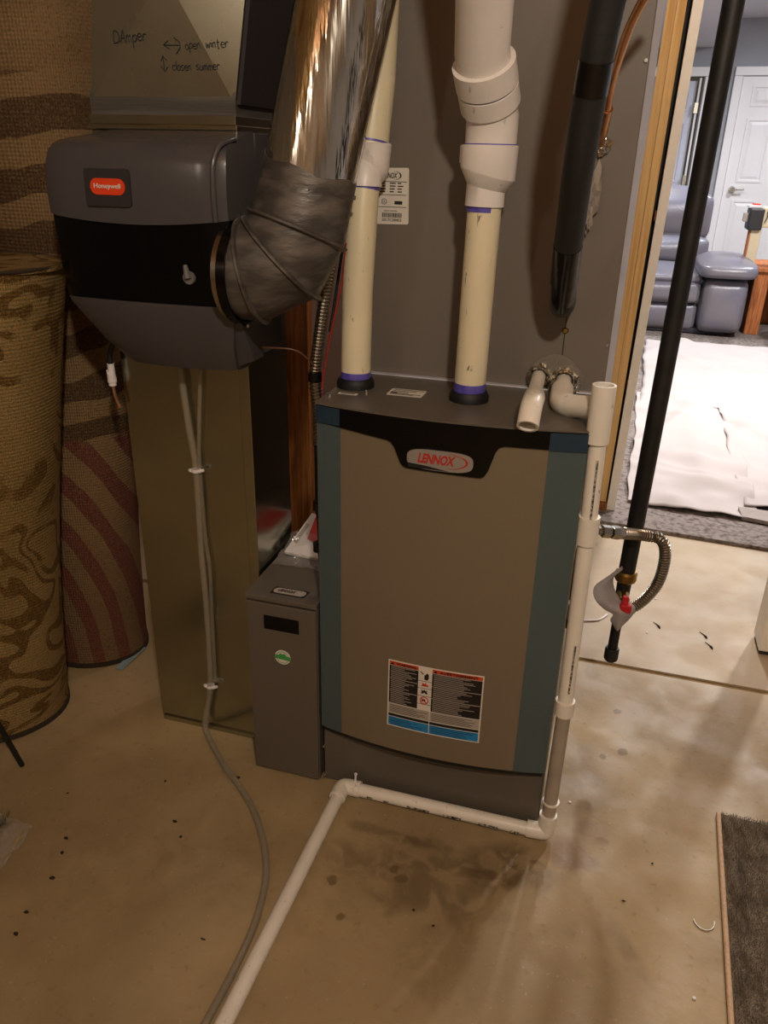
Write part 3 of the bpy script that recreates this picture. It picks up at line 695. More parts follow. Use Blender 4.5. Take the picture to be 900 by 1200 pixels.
def fy_(x, z):
    # height of the cross-broken sheet (bottom and side triangles) at x, z
    C0 = (-.262, 1.440, .0615); A_ = (xl0, 1.262, .07); B_ = (xr0, 1.262, .07); C2 = (xr1, zt, .07); D_ = (xl1, zt, .07)
    for T_ in ((A_, B_), (B_, C2), (C2, D_), (D_, A_)):
        (x1, z1, y1), (x2, z2, y2), (x3, z3, y3) = C0, T_[0], T_[1]
        dt_ = (z2-z3)*(x1-x3) + (x3-x2)*(z1-z3); a = ((z2-z3)*(x-x3) + (x3-x2)*(z-z3))/dt_; b_ = ((z3-z1)*(x-x3) + (x1-x3)*(z-z3))/dt_
        if a >= -1e-6 and b_ >= -1e-6 and 1-a-b_ >= -1e-6: return a*y1 + b_*y2 + (1-a-b_)*y3 - .0004
    return .0664
def scrawl(name, s, x, z, h, rise=0, th=.0011):
    bm = BM(); cx = x
    for ch in s:
        if ch == ' ': cx += h * .6; continue
        jz = random.uniform(-.06, .06) * h
        for st_ in G[ch]:
            P = [(cx + a*h, fy_(cx + a*h, z + c_*h), z + jz + c_*h + rise*(cx-x)) for a, c_ in st_]
            P = smoothpath(P, 4) if len(P) > 2 else P
            tube(bm, P, th, 6, miter=False)
        cx += h * ADV.get(ch, .55)
    return obj(name, bm, 'ink', du)
def strokes(name, L, th=.0010):
    bm = BM()
    for P in L: tube(bm, [(a, fy_(a, c_), c_) for a, c_ in P], th, 6, miter=False)
    return obj(name, bm, 'ink', du)
scrawl('handwriting', 'DAmper', -.362, 1.347, .0165, .04, .0009)
scrawl('handwriting', 'open winter', -.236, 1.3375, .0125, .03, .0007)
scrawl('handwriting', 'closen summer', -.262, 1.3090, .0118, .0, .0007)
strokes('handwritten_arrow', [[(-.273, 1.3435), (-.247, 1.3425)], [(-.265, 1.349), (-.274, 1.3435), (-.264, 1.338)], [(-.255, 1.353), (-.2455, 1.347), (-.2450, 1.340), (-.253, 1.331)]], .0008)
strokes('handwritten_arrow', [[(-.2765, 1.310), (-.277, 1.328)], [(-.281, 1.322), (-.277, 1.329), (-.271, 1.322)], [(-.2825, 1.315), (-.276, 1.3075), (-.270, 1.314)]], .0008)
# dark sheet over the plenum side, standing in for its dark reflection
bm = BM(); loft(bm, [[(-.157, .072, 1.262), (-.1565, .38, 1.262), (-.1500, .38, 1.262), (-.1505, .072, 1.262)], [(-.071, .072, 1.75), (-.0705, .38, 1.75), (-.0640, .38, 1.75), (-.0645, .072, 1.75)]]); obj('dark_reflection_sheet', bm, 'humdark', du)

# ================================================================ HUMIDIFIER
hu = thing('humidifier', 'dark grey whole-house humidifier with red badge mounted on the duct', 'humidifier', (-.27, 0, .86))
HX0, HX1 = -.443, -.1255
def hring(x0, x1, yf, yb, z, bow=.010, r=.008, n=14):
    out = [(x1, yb, z), (x0, yb, z)]
    xs = rng(x0, x1, n)
    pts = [(x0, yf + r)]
    for x in xs:
        u = (x-x0)/(x1-x0); y = yf - bow*(1-(2*u-1)**2)
        e = min(x-x0, x1-x); y += 0 if e >= r else (r - math.sqrt(max(0, r*r - (r-e)**2))) 
        pts.append((x, y))
    pts.append((x1, yf + r))
    return out + [(x, y, z) for x, y in pts]
bm = BM()
lowz = lambda R: [(x, y, z - .010*(1-((2*(x-HX0)/(HX1-HX0))-1)**2) if y < 0 else z) for x, y, z in R]
loft(bm, [lowz(hring(HX0, HX1, -.048, .068, 1.0985)), hring(HX0, HX1, -.050, .068, 1.13), hring(HX0+.003, HX1, -.047, .068, 1.175), hring(HX0+.007, HX1-.001, -.042, .068, 1.192), hring(HX0+.011, HX1-.002, -.034, .068, 1.2015), hring(HX0+.016, HX1-.003, -.022, .068, 1.207), hring(HX0+.045, HX1-.004, .03, .068, 1.218), hring(HX0+.050, HX1-.004, .055, .068, 1.2235)])
obj('hood', bm, 'hum', hu, True, label='glossy grey upper hood')
bm = BM(); tube(bm, smoothpath([(HX1-.0145, -.0535, 1.097), (HX1-.0145, -.0555, 1.13), (HX1-.0145, -.0525, 1.172), (HX1-.0120, -.045, 1.192), (HX1-.008, -.034, 1.204), (HX1-.002, .0, 1.2125)], 6), .0042, 10); obj('corner_rib', bm, 'hum', hu, True, label='raised glossy corner rib')
bm = BM()
loft(bm, [hring(HX0+.006, HX1-.002, -.038, .068, .958, .006), hring(HX0+.003, HX1-.001, -.042, .068, 1.03, .008), hring(HX0+.001, HX1-.001, -.044, .068, 1.100, .010)])
md = obj('water_panel_cover', bm, 'black', hu, True, label='glossy black middle section')
bm = BM()
loft(bm, [hring(HX0+.095, HX1-.030, .030, .068, .849, .012, .006), hring(HX0+.085, HX1-.026, .004, .068, .855, .016, .006), hring(HX0+.055, HX1-.018, -.020, .068, .895, .016, .006), hring(HX0+.012, HX1-.003, -.040, .068, .960, .012, .006), hring(HX0+.010, HX1-.003, -.041, .068, .968, .010, .006)])
obj('drain_tray', bm, 'humlow', hu, True, label='tapering grey lower tray')
bm = BM(); loft(bm, [[(HX1-.032, .012, .858), (HX1-.002, .030, .868), (HX1-.002, .068, .868), (HX1-.032, .068, .858)], [(HX1-.012, -.022, .93), (HX1, -.010, .93), (HX1, .068, .93), (HX1-.012, .068, .93)], [(HX1-.006, -.038, .968), (HX1+.001, -.030, .968), (HX1+.001, .068, .968), (HX1-.006, .068, .968)]]); obj('side_cover', bm, 'humlow', hu)
def hy(x): u = (x-HX0)/(HX1-HX0); return -.050 - .010*(1-(2*u-1)**2)
bm = BM(); plate(bm, (-.3165, hy(-.3165)+.0010, 1.1405), (1, .0, 0), (0, .03, 1), .0800, .0540, .0034, .006); bp = obj('badge_plate', bm, 'humdark', hu, label='dark square badge plate')
bm = BM(); plate(bm, (-.3155, hy(-.3165)-.0022, 1.1420), (1, .0, 0), (0, .03, 1), .0610, .0235, .0014, .0115, 8); br = obj('brand_badge', bm, 'red', bp, label='red-orange oval badge')
text('badge_lettering', 'Honeywell', 'white', bp, (-.3390, hy(-.3165)-.0040, 1.1375), (1, 0, 0), (0, .03, 1), .0470, .0090, bold=.02)
bm = BM(); tube(bm, [(-.196, -.040, 1.012), (-.196, -.050, 1.012)], [.011, .010], 18); tube(bm, [(-.196, -.052, 1.012), (-.199, -.052, 1.032)], [.006, .0035], 8); obj('damper_knob', bm, mat('knob_grey', '#6a6766', .4, bump=.02), hu, True, label='small grey damper lever')
bm = BM(); tube(bm, [(-.126, -.016, 1.0185), (-.112, -.016, 1.0185)], [.0775, .0765], 40, inner=.004); obj('duct_collar', bm, 'black', hu, True)
bm = BM(); tube(bm, [(-.1245, -.006, .935), (-.118, -.008, .935)], .003, 8); obj('screw', bm, 'steel', hu)
bm = BM(); tube(bm, [(-.124, .0, 1.100), (-.118, .0, 1.104)], .003, 8); obj('screw', bm, 'steel', hu)
bm = BM(); box(bm, -.157, -.1275, .069, .15, .872, 1.2225, .002); obj('side_housing', bm, 'hum', hu)
# drain tube
dt = thing('drain_fitting', 'white plastic fitting on a short orange tube under the humidifier', 'fitting', (-.432, .05, .80))
bm = BM(); tube(bm, [(-.431, .05, .832), (-.431, .05, .812), (-.432, .05, .812), (-.432, .05, .797), (-.432, .05, .796), (-.432, .05, .790)], [.0065, .0065, .0085, .0085, .007, .007], 14); obj('fitting', bm, 'wwhite', dt, True)
bm = BM(); tube(bm, smoothpath([(-.431, .05, .825), (-.428, .05, .855), (-.405, .05, .885), (-.375, .05, .895)]), .0050, 10); obj('elbow_stem', bm, 'blackm', dt, True)
bm = BM(); tube(bm, smoothpath([(-.432, .05, .792), (-.430, .05, .77), (-.424, .052, .748)]), .0035, 10); obj('tube', bm, 'copper', dt, True)

# ================================================================ BYPASS DUCT
by = thing('bypass_duct', 'shiny round metal duct curving up from the humidifier', 'duct', (-.05, .02, 1.0))
E0, W1, W2, W3, S0, S1 = V((-.134, -.016, 1.020)), V((-.099, -.013, 1.022)), V((-.054, -.001, 1.044)), V((-.033, .010, 1.088)), V((-.018, .027, 1.168)), V((.029, .054, 1.392))
R = .0715
dS = (S1-S0).normalized()
bm = BM(); tube(bm, [S0 - dS*.045, S1, S1 + dS*.35], R - .001, 48, caps=False, inner=.0015); obj('straight_pipe', bm, 'round', by, True, label='bright mirror-like straight pipe')
bm = BM(); tube(bm, [S0 - dS*.0, S1 + dS*.35], .0012, 6)
for v in bm.verts: v.co += V((.0715*.93, -.0715*.37, 0))
obj('pipe_seam', bm, 'round', by)
segs = [(E0, W1), (W1, W2), (W2, W3), (W3, S0 + dS*.012)]
P = [E0, W1, W2, W3, S0 - dS*.030]
Rr = [.0720, .0735, .0745, .0745, .0725]
def seamplane(i):
    a = (P[i]-P[i-1]).normalized(); b_ = (P[i+1]-P[i]).normalized(); return (a+b_).normalized()
for i in range(4):
    a = P[i]; b_ = P[i+1]; ax = (b_-a).normalized()
    na = seamplane(i) if i else ax; nb = seamplane(i+1) if i < 3 else ax
    u = ax.cross(V((0, 1, 0))).normalized(); v_ = ax.cross(u)
    bm = BM(); rings = []
    for (o_, nn, rad, sh) in ((a, na, Rr[i], .0), (a, na, Rr[i] + .0012, .004), (b_, nb, Rr[i+1]+.0006, -.007), (b_, nb, Rr[i+1] + (.0075 if i < 3 else .001), -.0035), (b_, nb, Rr[i+1] + (.0075 if i < 3 else .001), .0), (b_, nb, Rr[i+1] - .001, .0015)):
        ring = []
        for k in range(48):
            d = (u*math.cos(2*PI*k/48) + v_*math.sin(2*PI*k/48)) * rad
            t = (o_ - (a + d)).dot(nn) / ax.dot(nn)
            ring.append(a + d + ax*(t + sh))
        rings.append(ring)
    loft(bm, rings, cap=False)
    obj('elbow_gore', bm, 'mastic', by, True, label='mastic-coated elbow section')
bm = BM(); tube(bm, [E0 + V((-.002, 0, 0)), E0 + V((.006, 0, 0))], .0735, 48, inner=.002); obj('elbow_rim', bm, 'steel', by, True)
# upper mastic sleeve with screws
bm = BM(); ring0 = []
u = dS.cross(V((0, 1, 0))).normalized(); v_ = dS.cross(u)
rings = []
for (sh, rad, wob) in ((-.050, .0738, 0), (-.035, .0734, 0), (-.010, .0730, 0), (.004, .0727, 1), (.0045, .0712, 1)):
    rings.append([S0 + dS*(.004 + sh + wob*(.010*math.sin(2*PI*k/48*1+2.4) + .003*math.sin(5*2*PI*k/48) + random.uniform(-.0012, .0012))) + (u*math.cos(2*PI*k/48) + v_*math.sin(2*PI*k/48))*rad for k in range(48)])
loft(bm, rings, cap=False); sl = obj('elbow_sleeve', bm, 'mastic', by, True, label='grey mastic-coated top sleeve')
for a in (-1.9, -1.1, -.1, -2.7):
    d = u*math.cos(a) + v_*math.sin(a)
    for q_ in (1,):
        bm = BM(); o_ = S0 - dS*.018; tube(bm, [o_ + d*.072, o_ + d*.0765], [.0042, .003], 8); obj('screw', bm, 'mastbead', by)

# ================================================================ PVC VENTS
vl = thing('vent_pipe', 'left yellowed plastic vent pipe with a white coupling, partly behind the round duct', 'pipe', (.03, .107, .83))
B = [V((.030, .107, .834)), V((.0285, .120, .984)), V((.031, .138, 1.138)), V((.035, .148, 1.175))]
bm = BM(); tube(bm, B, .0262, 32); obj('pipe', bm, 'pvcy', vl, True)
bm = BM(); tube(bm, [V((.030, .107, .835)), V((.030, .1075, .846))], .0268, 32); obj('primer_band', bm, 'purple', vl, True)
bm = BM(); tube(bm, [V((.0315, .139, 1.142)), V((.0318, .140, 1.148))], .0268, 32); obj('primer_band', bm, 'purple', vl, True)
bm = BM(); tube(bm, [V((.0318, .140, 1.147)), V((.032, .141, 1.166)), V((.033, .144, 1.167)), V((.0345, .147, 1.177)), V((.036, .150, 1.178)), V((.037, .153, 1.210)), V((.037, .153, 1.212))], [.0300, .0300, .0302, .0352, .0360, .0360, .034], 32, miter=False); obj('reducing_coupling', bm, 'pvcw', vl, True, label='white reducing coupling')
bm = BM(); tube(bm, [V((.037, .153, 1.205)), V((.043, .165, 1.30)), V((.052, .172, 1.62))], .0300, 28); obj('upper_pipe', bm, 'pvcy', vl, True)
bm = BM(); tube(bm, [V((.037, .153, 1.2115)), V((.0372, .1535, 1.2145))], .0306, 28); obj('primer_band', bm, 'purple', vl, True)
vr = thing('vent_pipe', 'right yellowed plastic vent pipe rising to thick white elbow fittings', 'pipe', (.237, .093, .83))
bm = BM(); tube(bm, [(.237, .093, .834), (.2395, .093, 1.0), (.242, .093, 1.135)], .0262, 32); obj('pipe', bm, 'pvcy', vr, True)
bm = BM(); tube(bm, [(.237, .093, .835), (.2372, .093, .850)], .0268, 32); obj('primer_band', bm, 'purple', vr, True)
bm = BM(); tube(bm, [(.2405, .093, 1.118), (.2408, .093, 1.128)], .0268, 32); obj('primer_band', bm, 'purple', vr, True)
bm = BM(); tube(bm, [(.2412, .093, 1.126), (.2418, .093, 1.1520), (.242, .093, 1.1525), (.2425, .093, 1.171), (.243, .093, 1.172), (.2435, .093, 1.210), (.2435, .093, 1.211)], [.0300, .0300, .0305, .0425, .0430, .0430, .041], 40, miter=False); obj('reducing_coupling', bm, 'pvcw', vr, True, label='wide white reducing coupling')
bm = BM(); box(bm, .1995, .2035, .088, .098, 1.186, 1.210, .001); obj('coupling_tab', bm, 'pvcw', vr)
bm = BM(); tube(bm, [(.2440, .093, 1.2105), (.2440, .093, 1.2125)], .0392, 36); obj('primer_band', bm, 'purple', vr, True)
d1_ = V((-.10, -.62, .78)).normalized()
n0 = V((.2445, .093, 1.207)); n1 = V((.2450, .091, 1.247)); h0 = n1 + V((-.003, -.006, .014))
bm = BM(); tube(bm, [n0, n1, h0 + d1_*.012, h0 + d1_*.022], .0382, 40); obj('elbow_neck', bm, 'pvcw', vr, True)
hA = h0 + V((0, 0, .002))
bm = BM(); tube(bm, [hA, hA + d1_*.003, hA + d1_*.030, hA + d1_*.0305], [.0400, .0438, .0438, .0430], 40, miter=False); obj('elbow_hub', bm, 'pvcw', vr, True, label='lower hub of the white elbow')
bm = BM(); tube(bm, [hA + d1_*.0302, hA + d1_*.0335], .0412, 40); obj('primer_band', bm, 'purple', vr, True)
bm = BM(); tube(bm, [hA + d1_*.0330, hA + d1_*.034, hA + d1_*.066, hA + d1_*.0665], [.0435, .0445, .0445, .0400], 40, miter=False); obj('elbow_hub', bm, 'pvcw', vr, True, label='upper hub of the white elbow')
up1 = hA + d1_*.06; d2_ = V((.10, -.60, .80)).normalized()
bm = BM(); tube(bm, [up1, up1 + d1_*.02, up1 + d1_*.02 + d2_*.35], .0378, 40); obj('upper_pipe', bm, 'pvcw', vr, True, label='thick white pipe leaning out of view')

# ================================================================ REFRIGERANT LINES
su = thing('suction_line', 'thick black foam-insulated pipe in front of the coil cabinet', 'pipe', (.372, .13, .98))
SP = [(.3735, .105, .992), (.375, .065, 1.043), (.380, .01, 1.120), (.3845, -.035, 1.185), (.3905, -.065, 1.258), (.3955, -.085, 1.312), (.402, -.10, 1.361), (.418, -.13, 1.45), (.44, -.16, 1.57)]
SPs = smoothpath(SP, 6)
bm = BM(); tube(bm, SPs[9:], .0205, 28); obj('foam_sleeve', bm, 'foam', su, True)
bm = BM(); tube(bm, SPs[4:10], .0212, 28); obj('tape_wrap', bm, 'tape', su, True, label='shiny black tape wrap')
bm = BM(); tube(bm, [V((.371, .190, .977)), V((.3712, .150, .977)), V((.3722, .120, .982))] + SPs[1:5], [.019, .0195, .0200] + [.0200]*4, 28); obj('end_wrap', bm, 'tape', su, True, label='taped lower end turning into the cabinet')
bm = BM(); tube(bm, SPs[25:30], .0213, 28); obj('tape_wrap', bm, 'tape', su, True)
li = thing('liquid_line', 'thin bare copper tube curving into the coil cabinet', 'tube', (.40, .2, 1.22))
bm = BM(); tube(bm, smoothpath([(.398, .209, 1.217), (.399, .19, 1.221), (.403, .15, 1.243), (.408, .10, 1.290), (.417, .06, 1.327), (.427, .04, 1.358), (.443, .02, 1.387), (.475, .0, 1.43)], 8), .0062, 14); obj('tube', bm, 'copper', li, True)
bm = BM(); tube(bm, [(.4005, .165, 1.2325), (.405, .13, 1.262)], .0085, 14); obj('joint', bm, 'copper', li, True)
def lump(name, c_, r, m, parent, seed, sq=(1, 1, 1), label=None, amp=.35, sub=3):
    rnd = random.Random(seed); bm = BM(); bmesh.ops.create_icosphere(bm, subdivisions=sub, radius=1)
    ph = [rnd.uniform(0, 6) for _ in range(9)]
    for v in bm.verts:
        p = v.co; k = 1 + amp*(math.sin(3*p.x+ph[0])*math.sin(4*p.y+ph[1]) + .6*math.sin(9*p.z+ph[2])*math.sin(7*p.x+ph[3]) + .4*math.sin(15*p.y+ph[4])*math.sin(13*p.z+ph[5]))
        v.co = V(c_) + V((p.x*sq[0], p.y*sq[1], p.z*sq[2]))*r*k
    return obj(name, bm, m, parent, True, label=label)
lump('putty', (.4005, .205, 1.214), .012, 'foil', li, 3, (1, .7, 1.1), 'crumpled silver seal')
lump('foil_patch', (.3935, .195, 1.150), .020, 'putty', su, 5, (.75, .7, 1.5), 'grey tape lump beside the line')
lump('foil_patch', (.3915, .185, 1.110), .012, 'putty', su, 8, (.6, .8, 1.8), 'grey tape lump beside the line')

# ================================================================ CONDENSATE DRAIN
dr = thing('condensate_drain', 'white plastic drain piping from the coil cabinet down to the floor', 'pipe', (.46, 0, 0))
pr_ = .0134
def seg_(name, pts, r, m='pvcd', inner=None, label=None, sm=True, ms=20): bm = BM(); tube(bm, pts, r, ms, inner=inner); return obj(name, bm, m, dr, sm, label=label)
seg_('stub', [(.384, .209, .839), (.386, .16, .836), (.3875, .125, .835)], pr_)
seg_('elbow', smoothpath([(.3865, .150, .8365), (.388, .118, .834), (.391, .090, .8325), (.402, .070, .8335), (.416, .060, .8350)], 5), .0190)
seg_('branch', smoothpath([(.405, .066, .834), (.432, .040, .842), (.455, .018, .849)], 4), .0180)
seg_('tee', [(.4555, .0, .800), (.4555, .0, .890)], .0180, inner=.0036, label='open-topped white tee')
seg_('riser', [(.4635, -.004, .30), (.4605, 0, .64), (.4568, 0, .805)], pr_)
bm = BM(); box(bm, .4605, .4640, -.0140, -.0128, .67, .775); 
for v in bm.verts: v.co.x += (v.co.z-.7)*-.02
obj('pipe_print', bm, 'print', dr, label='smeared black pipe printing')
bm = BM(); box(bm, .4655, .4690, -.0165, -.0152, .34, .44); obj('pipe_print', bm, 'print', dr)
seg_('coupling', [(.4608, 0, .628), (.4604, 0, .676)], .0172, label='white coupling')
seg_('coupling', [(.4640, -.004, .288), (.4634, -.004, .318)], .0172, label='lower coupling')
M_['pvcg'] = mat('dull_grey_pvc', '#a39789', .3, noise=.4, bump=.03)
seg_('lower_riser', [(.4620, -.014, .030), (.4640, -.005, .30)], .0130, 'pvcg', label='duller grey lower riser')
seg_('strap', [(.4632, -.0115, .085), (.4632, -.0115, .089)], .0160)
seg_('floor_elbow', smoothpath([(.4615, -.015, .058), (.4615, -.016, .030), (.459, -.018, .019), (.449, -.020, .0172), (.425, -.021, .0172)], 5), .0166, label='glossy white elbow at the furnace corner')
seg_('floor_run', [(.430, -.021, .0160), (.074, -.024, .0160)], pr_)
bm = BM(); 
for k in range(9):
    x = .11 + k*.036 + random.uniform(-.01, .01); L_ = random.uniform(.008, .025); box(bm, x, x+L_, -.0378, -.0362, .0125, .0165)
obj('pipe_print', bm, 'print', dr, kind='stuff')
seg_('corner_elbow', smoothpath([(.088, -.024, .0172), (.064, -.0245, .0172), (.053, -.028, .0172), (.0505, -.040, .0172), (.0505, -.060, .0172)], 5), .0166)
seg_('floor_run', [(.0505, -.050, .0160), (.043, -.534, .0160), (.038, -.95, .0160)], pr_)
bm = BM(); tube(bm, [(.076, -.022, .030), (.077, -.021, .050)], [.0022, .0022], 8); tube(bm, [(.077, -.021, .050), (.077, -.021, .053)], .0035, 8)
obj('cable_tie', bm, 'wwhite', dr)
bm = BM(); tube(bm, [(.0755, -.024, .0160), (.0785, -.024, .0160)], .0150, 20); obj('cable_tie', bm, 'wwhite', dr, True)
ds = thing('drain_stub', 'short white pipe stub with an open bent end above the black band', 'pipe', (.34, .1, .84))
bm = BM(); tube(bm, [(.340, .209, .843), (.3440, .12, .8405), (.3475, .07, .842)], .0122, 20); obj('pipe', bm, 'pvcd', ds, True)
bm = BM(); tube(bm, smoothpath([(.345, .105, .8405), (.3480, .070, .8420), (.3505, .045, .8465), (.3525, .010, .8530), (.3535, -.025, .8500), (.3535, -.050, .8290)], 5), [.0125, .0130, .0145, .0160] + [.0168]*22, 24, inner=.0034); obj('bent_end', bm, 'pvcd', ds, True, label='open bent end')
# foil tape crumpled round both outlets
fo = thing('foil_tape', 'crumpled silver foil tape round the two drain outlets', 'tape', (.362, .205, .84))
rnd = random.Random(4)
for (cx, cz, r_) in ((.340, .843, .0205), (.384, .839, .0235)):
    bm = BM(); rings = []
    for j in range(6):
        rr_ = r_*(.72 + .28*j/5)
        rings.append([(cx + rr_*(1+.14*rnd.uniform(-1, 1))*math.cos(2*PI*k/34), .2085 - .016*math.sin(PI*(j+.8)/5.8) - rnd.uniform(0, .004), cz + rr_*(1+.14*rnd.uniform(-1, 1))*math.sin(2*PI*k/34)) for k in range(34)])
    loft(bm, rings, cap=False); obj('foil_ring', bm, 'foil', fo)
bm = BM(); vs = [[bm.verts.new((.318 + i*.0062, .2080 - rnd.uniform(0, .0008), .836 + j*.0095 - .00050*(i-8)**2*(j/5.0+.1))) for i in range(17)] for j in range(6)]
for j in range(5):
    for i in range(16): bm.faces.new((vs[j][i], vs[j][i+1], vs[j+1][i+1], vs[j+1][i]))
obj('foil_sheet', bm, mat('smoothed_foil', '#8a8478', .4, metal=.6, bump=.4, bscale=30), fo)
lump('foil_tail', (.405, .199, .828), .011, 'foil', fo, 12, (.6, .6, 1.3)); lump('foil_tail', (.362, .197, .835), .009, 'foil', fo, 13, (.7, .6, 1.8))

# ================================================================ GAS LINE
gp = thing('gas_pipe', 'thick black iron gas pipe hanging down right of the furnace', 'pipe', (.548, .33, .2))
bm = BM(); tube(bm, [(.5485, .33, .415), (.5555, .33, .80), (.5655, .33, 1.42), (.572, .33, 2.3)], .0168, 28); obj('pipe', bm, 'gas', gp, True)
bm = BM(); tube(bm, [(.5480, .33, .398), (.5482, .33, .402), (.5484, .33, .418), (.5485, .33, .422)], [.0190, .0225, .0225, .0185], 12); obj('reducer', bm, 'brass', gp, True, label='dull brassy reducer')
bm = BM(); tube(bm, [(.5465, .33, .330), (.5478, .33, .400)], [.0135, .0150], 18); tube(bm, [(.5465, .33, .345), (.5467, .33, .357)], .0175, 8); obj('tee', bm, 'gas', gp, True)
bm = BM(); tube(bm, [(.5455, .33, .225), (.5465, .33, .335)], .0105, 18); obj('drip_leg', bm, 'gas', gp, True)
bm = BM(); tube(bm, [(.5453, .33, .200), (.5453, .33, .204), (.5455, .33, .228), (.5455, .33, .232)], [.0125, .0152, .0152, .0135], 12); obj('cap', bm, 'gas', gp, True, label='drip leg cap')
bm = BM(); tube(bm, [(.5475, .322, .372), (.5485, .285, .372)], [.012, .010], 12); tube(bm, [(.545, .300, .368), (.565, .300, .350)], .011, 12); obj('valve_body', bm, 'brass', gp, True)
bm = BM(); box(bm, .5455, .5585, .264, .273, .362, .396, .003); box(bm, .5425, .5665, .262, .276, .358, .378, .004); obj('valve_lever', bm, 'redlever', gp, label='red valve lever')
fxl = thing('flexible_gas_connector', 'ribbed stainless gas connector looping from the furnace to the valve', 'gas hose', (.55, .27, .45))
fp = [(.524, .225, .552), (.550, .262, .537), (.577, .280, .5285), (.594, .284, .5255), (.6075, .287, .510), (.6135, .290, .475), (.610, .295, .425), (.596, .300, .388), (.580, .303, .362), (.566, .304, .348)]
obj('ribbed_hose', ribbed(fp, .0086, .0032, .0060), 'flex', fxl)
bm = BM(); tube(bm, [(.4460, .18, .568), (.486, .20, .562)], .0075, 14); tube(bm, [(.484, .199, .562), (.486, .2, .562), (.500, .208, .559), (.502, .209, .5585)], [.009, .0125, .0125, .009], 6); tube(bm, [(.503, .209, .5585), (.514, .217, .5555), (.524, .224, .5525)], [.0125, .0135, .0110], 6)
obj('hex_nut', bm, 'steel', fxl, label='bright hexagonal nuts')
bm = BM(); tube(bm, [(.571, .303, .352), (.557, .302, .345)], [.0125, .0120], 6); obj('hex_nut', bm, 'steel', fxl)
# paper tag: a folded, curled sheet
tg = BM(); rows = []
edgeA = smoothpath([V((.537, .300, .446)), V((.512, .285, .426)), V((.488, .272, .404)), V((.492, .262, .382)), V((.512, .262, .362)), V((.532, .266, .350)), V((.529, .270, .334)), V((.540, .274, .314))], 4)
edgeB = smoothpath([V((.539, .301, .441)), V((.524, .300, .418)), V((.528, .294, .396)), V((.541, .288, .378)), V((.560, .284, .374)), V((.574, .280, .366)), V((.570, .279, .345)), V((.552, .276, .316))], 4)
for a_, b2 in zip(edgeA, edgeB):
    row = []
    for k in range(6):
        p = a_.lerp(b2, k/5) + V((0, -.012*math.sin(PI*k/5), 0)); row.append(p)
    rows.append([tg.verts.new(p) for p in row] + [tg.verts.new(p + V((0, .0008, 0))) for p in row[::-1]])
for i in range(len(rows)-1):
    for s_i in range(12): tg.faces.new((rows[i][s_i], rows[i][(s_i+1) % 12], rows[i+1][(s_i+1) % 12], rows[i+1][s_i]))
tg.faces.new(rows[0]); tg.faces.new(rows[-1][::-1])
tag(obj('paper_tag', tg, 'tag', None, True), 'curled grey paper tag hanging at the gas valve', 'tag')

# ================================================================ CONDUIT AND WIRES
cd = thing('flexible_conduit', 'ribbed metal conduit dropping between the round duct and the furnace', 'conduit', (-.03, .09, .6))
cpth = [(-.005, .095, 1.06), (-.019, .095, .99), (-.034, .095, .90), (-.0415, .093, .833), (-.030, .075, .775), (-.020, .05, .72), (-.020, .05, .60), (-.0215, .05, .50)]
obj('ribbed_conduit', ribbed(cpth[:6], .0084, .0026, .0060), 'flex', cd)
obj('ribbed_conduit', ribbed(cpth[5:7] + [(-.0205, .05, .585)], .0070, .0014, .0042), 'blackm', cd, True, label='dark lower stretch')
for z, x, y in ((.833, -.0412, .092), (.604, -.0203, .05), (.518, -.0215, .05)): bm = BM(); tube(bm, [(x, y, z-.008), (x, y, z+.008)], .0122, 16); obj('tape_band', bm, 'tape', cd, True)
bm = BM()
for o_ in (0, .004, .008): tube(bm, smoothpath([(-.0215+o_-.004, .05, .585), (-.024+o_, .052, .54), (-.0215+o_-.003, .05, .518), (-.020+o_*.5, .05, .47), (-.018+o_*.5, .06, .435)], 5), .0017, 6)
obj('wires', bm, 'brwire', cd, True)
bm = BM(); tube(bm, smoothpath([(-.15, .062, .881), (-.101, .05, .8885), (-.06, .06, .884), (-.040, .085, .855)], 6), .0016, 6); tag(obj('thermostat_wire', bm, 'brwire', None, True), 'thin brown wire running from the humidifier to the conduit', 'wire')
bm = BM(); tube(bm, smoothpath([(.012, .11, 1.06), (.004, .11, 1.0), (-.012, .11, .93), (-.027, .11, .86), (-.032, .10, .80), (-.018, .075, .74)], 6), .0022, 8); tag(obj('red_cable', bm, 'redwire', None, True), 'thin red cable beside the ribbed conduit', 'cable')
bm = BM(); tube(bm, smoothpath([(.006, .12, 1.08), (-.002, .12, 1.03), (-.012, .12, .97), (-.021, .115, .91)], 6), .0026, 8); tag(obj('black_cable', bm, 'blackm', None, True), 'short black cable behind the red one', 'cable')

# ================================================================ MANUAL AND BAG
mn = thing('manual', 'white folded manual with a red corner on the filter cabinet', 'booklet', (-.07, .26, .428))
bm = BM()
def sheet(bm, P, th=.002):
    a = [V(p) for p in P]; n_ = (a[1]-a[0]).cross(a[3]-a[0]).normalized()*th; loft(bm, [a, [p + n_ for p in a]])
sheet(bm, [(-.142, .158, .4295), (-.045, .150, .4295), (-.045, .31, .452), (-.140, .31, .452)], .006); obj('cover', bm, 'paper', mn)
bm = BM(); sheet(bm, [(-.112, .210, .4440), (-.060, .195, .4420), (-.060, .300, .4580), (-.126, .300, .4580)], .001); obj('cover_print', bm, 'redp', mn, label='red corner')
bm = BM(); sheet(bm, [(-.138, .195, .4415), (-.128, .190, .4410), (-.128, .262, .4520), (-.136, .268, .4525)], .001); obj('cover_print', bm, 'lgrey', mn)
bm = BM(); vs = []
rnd = random.Random(9)
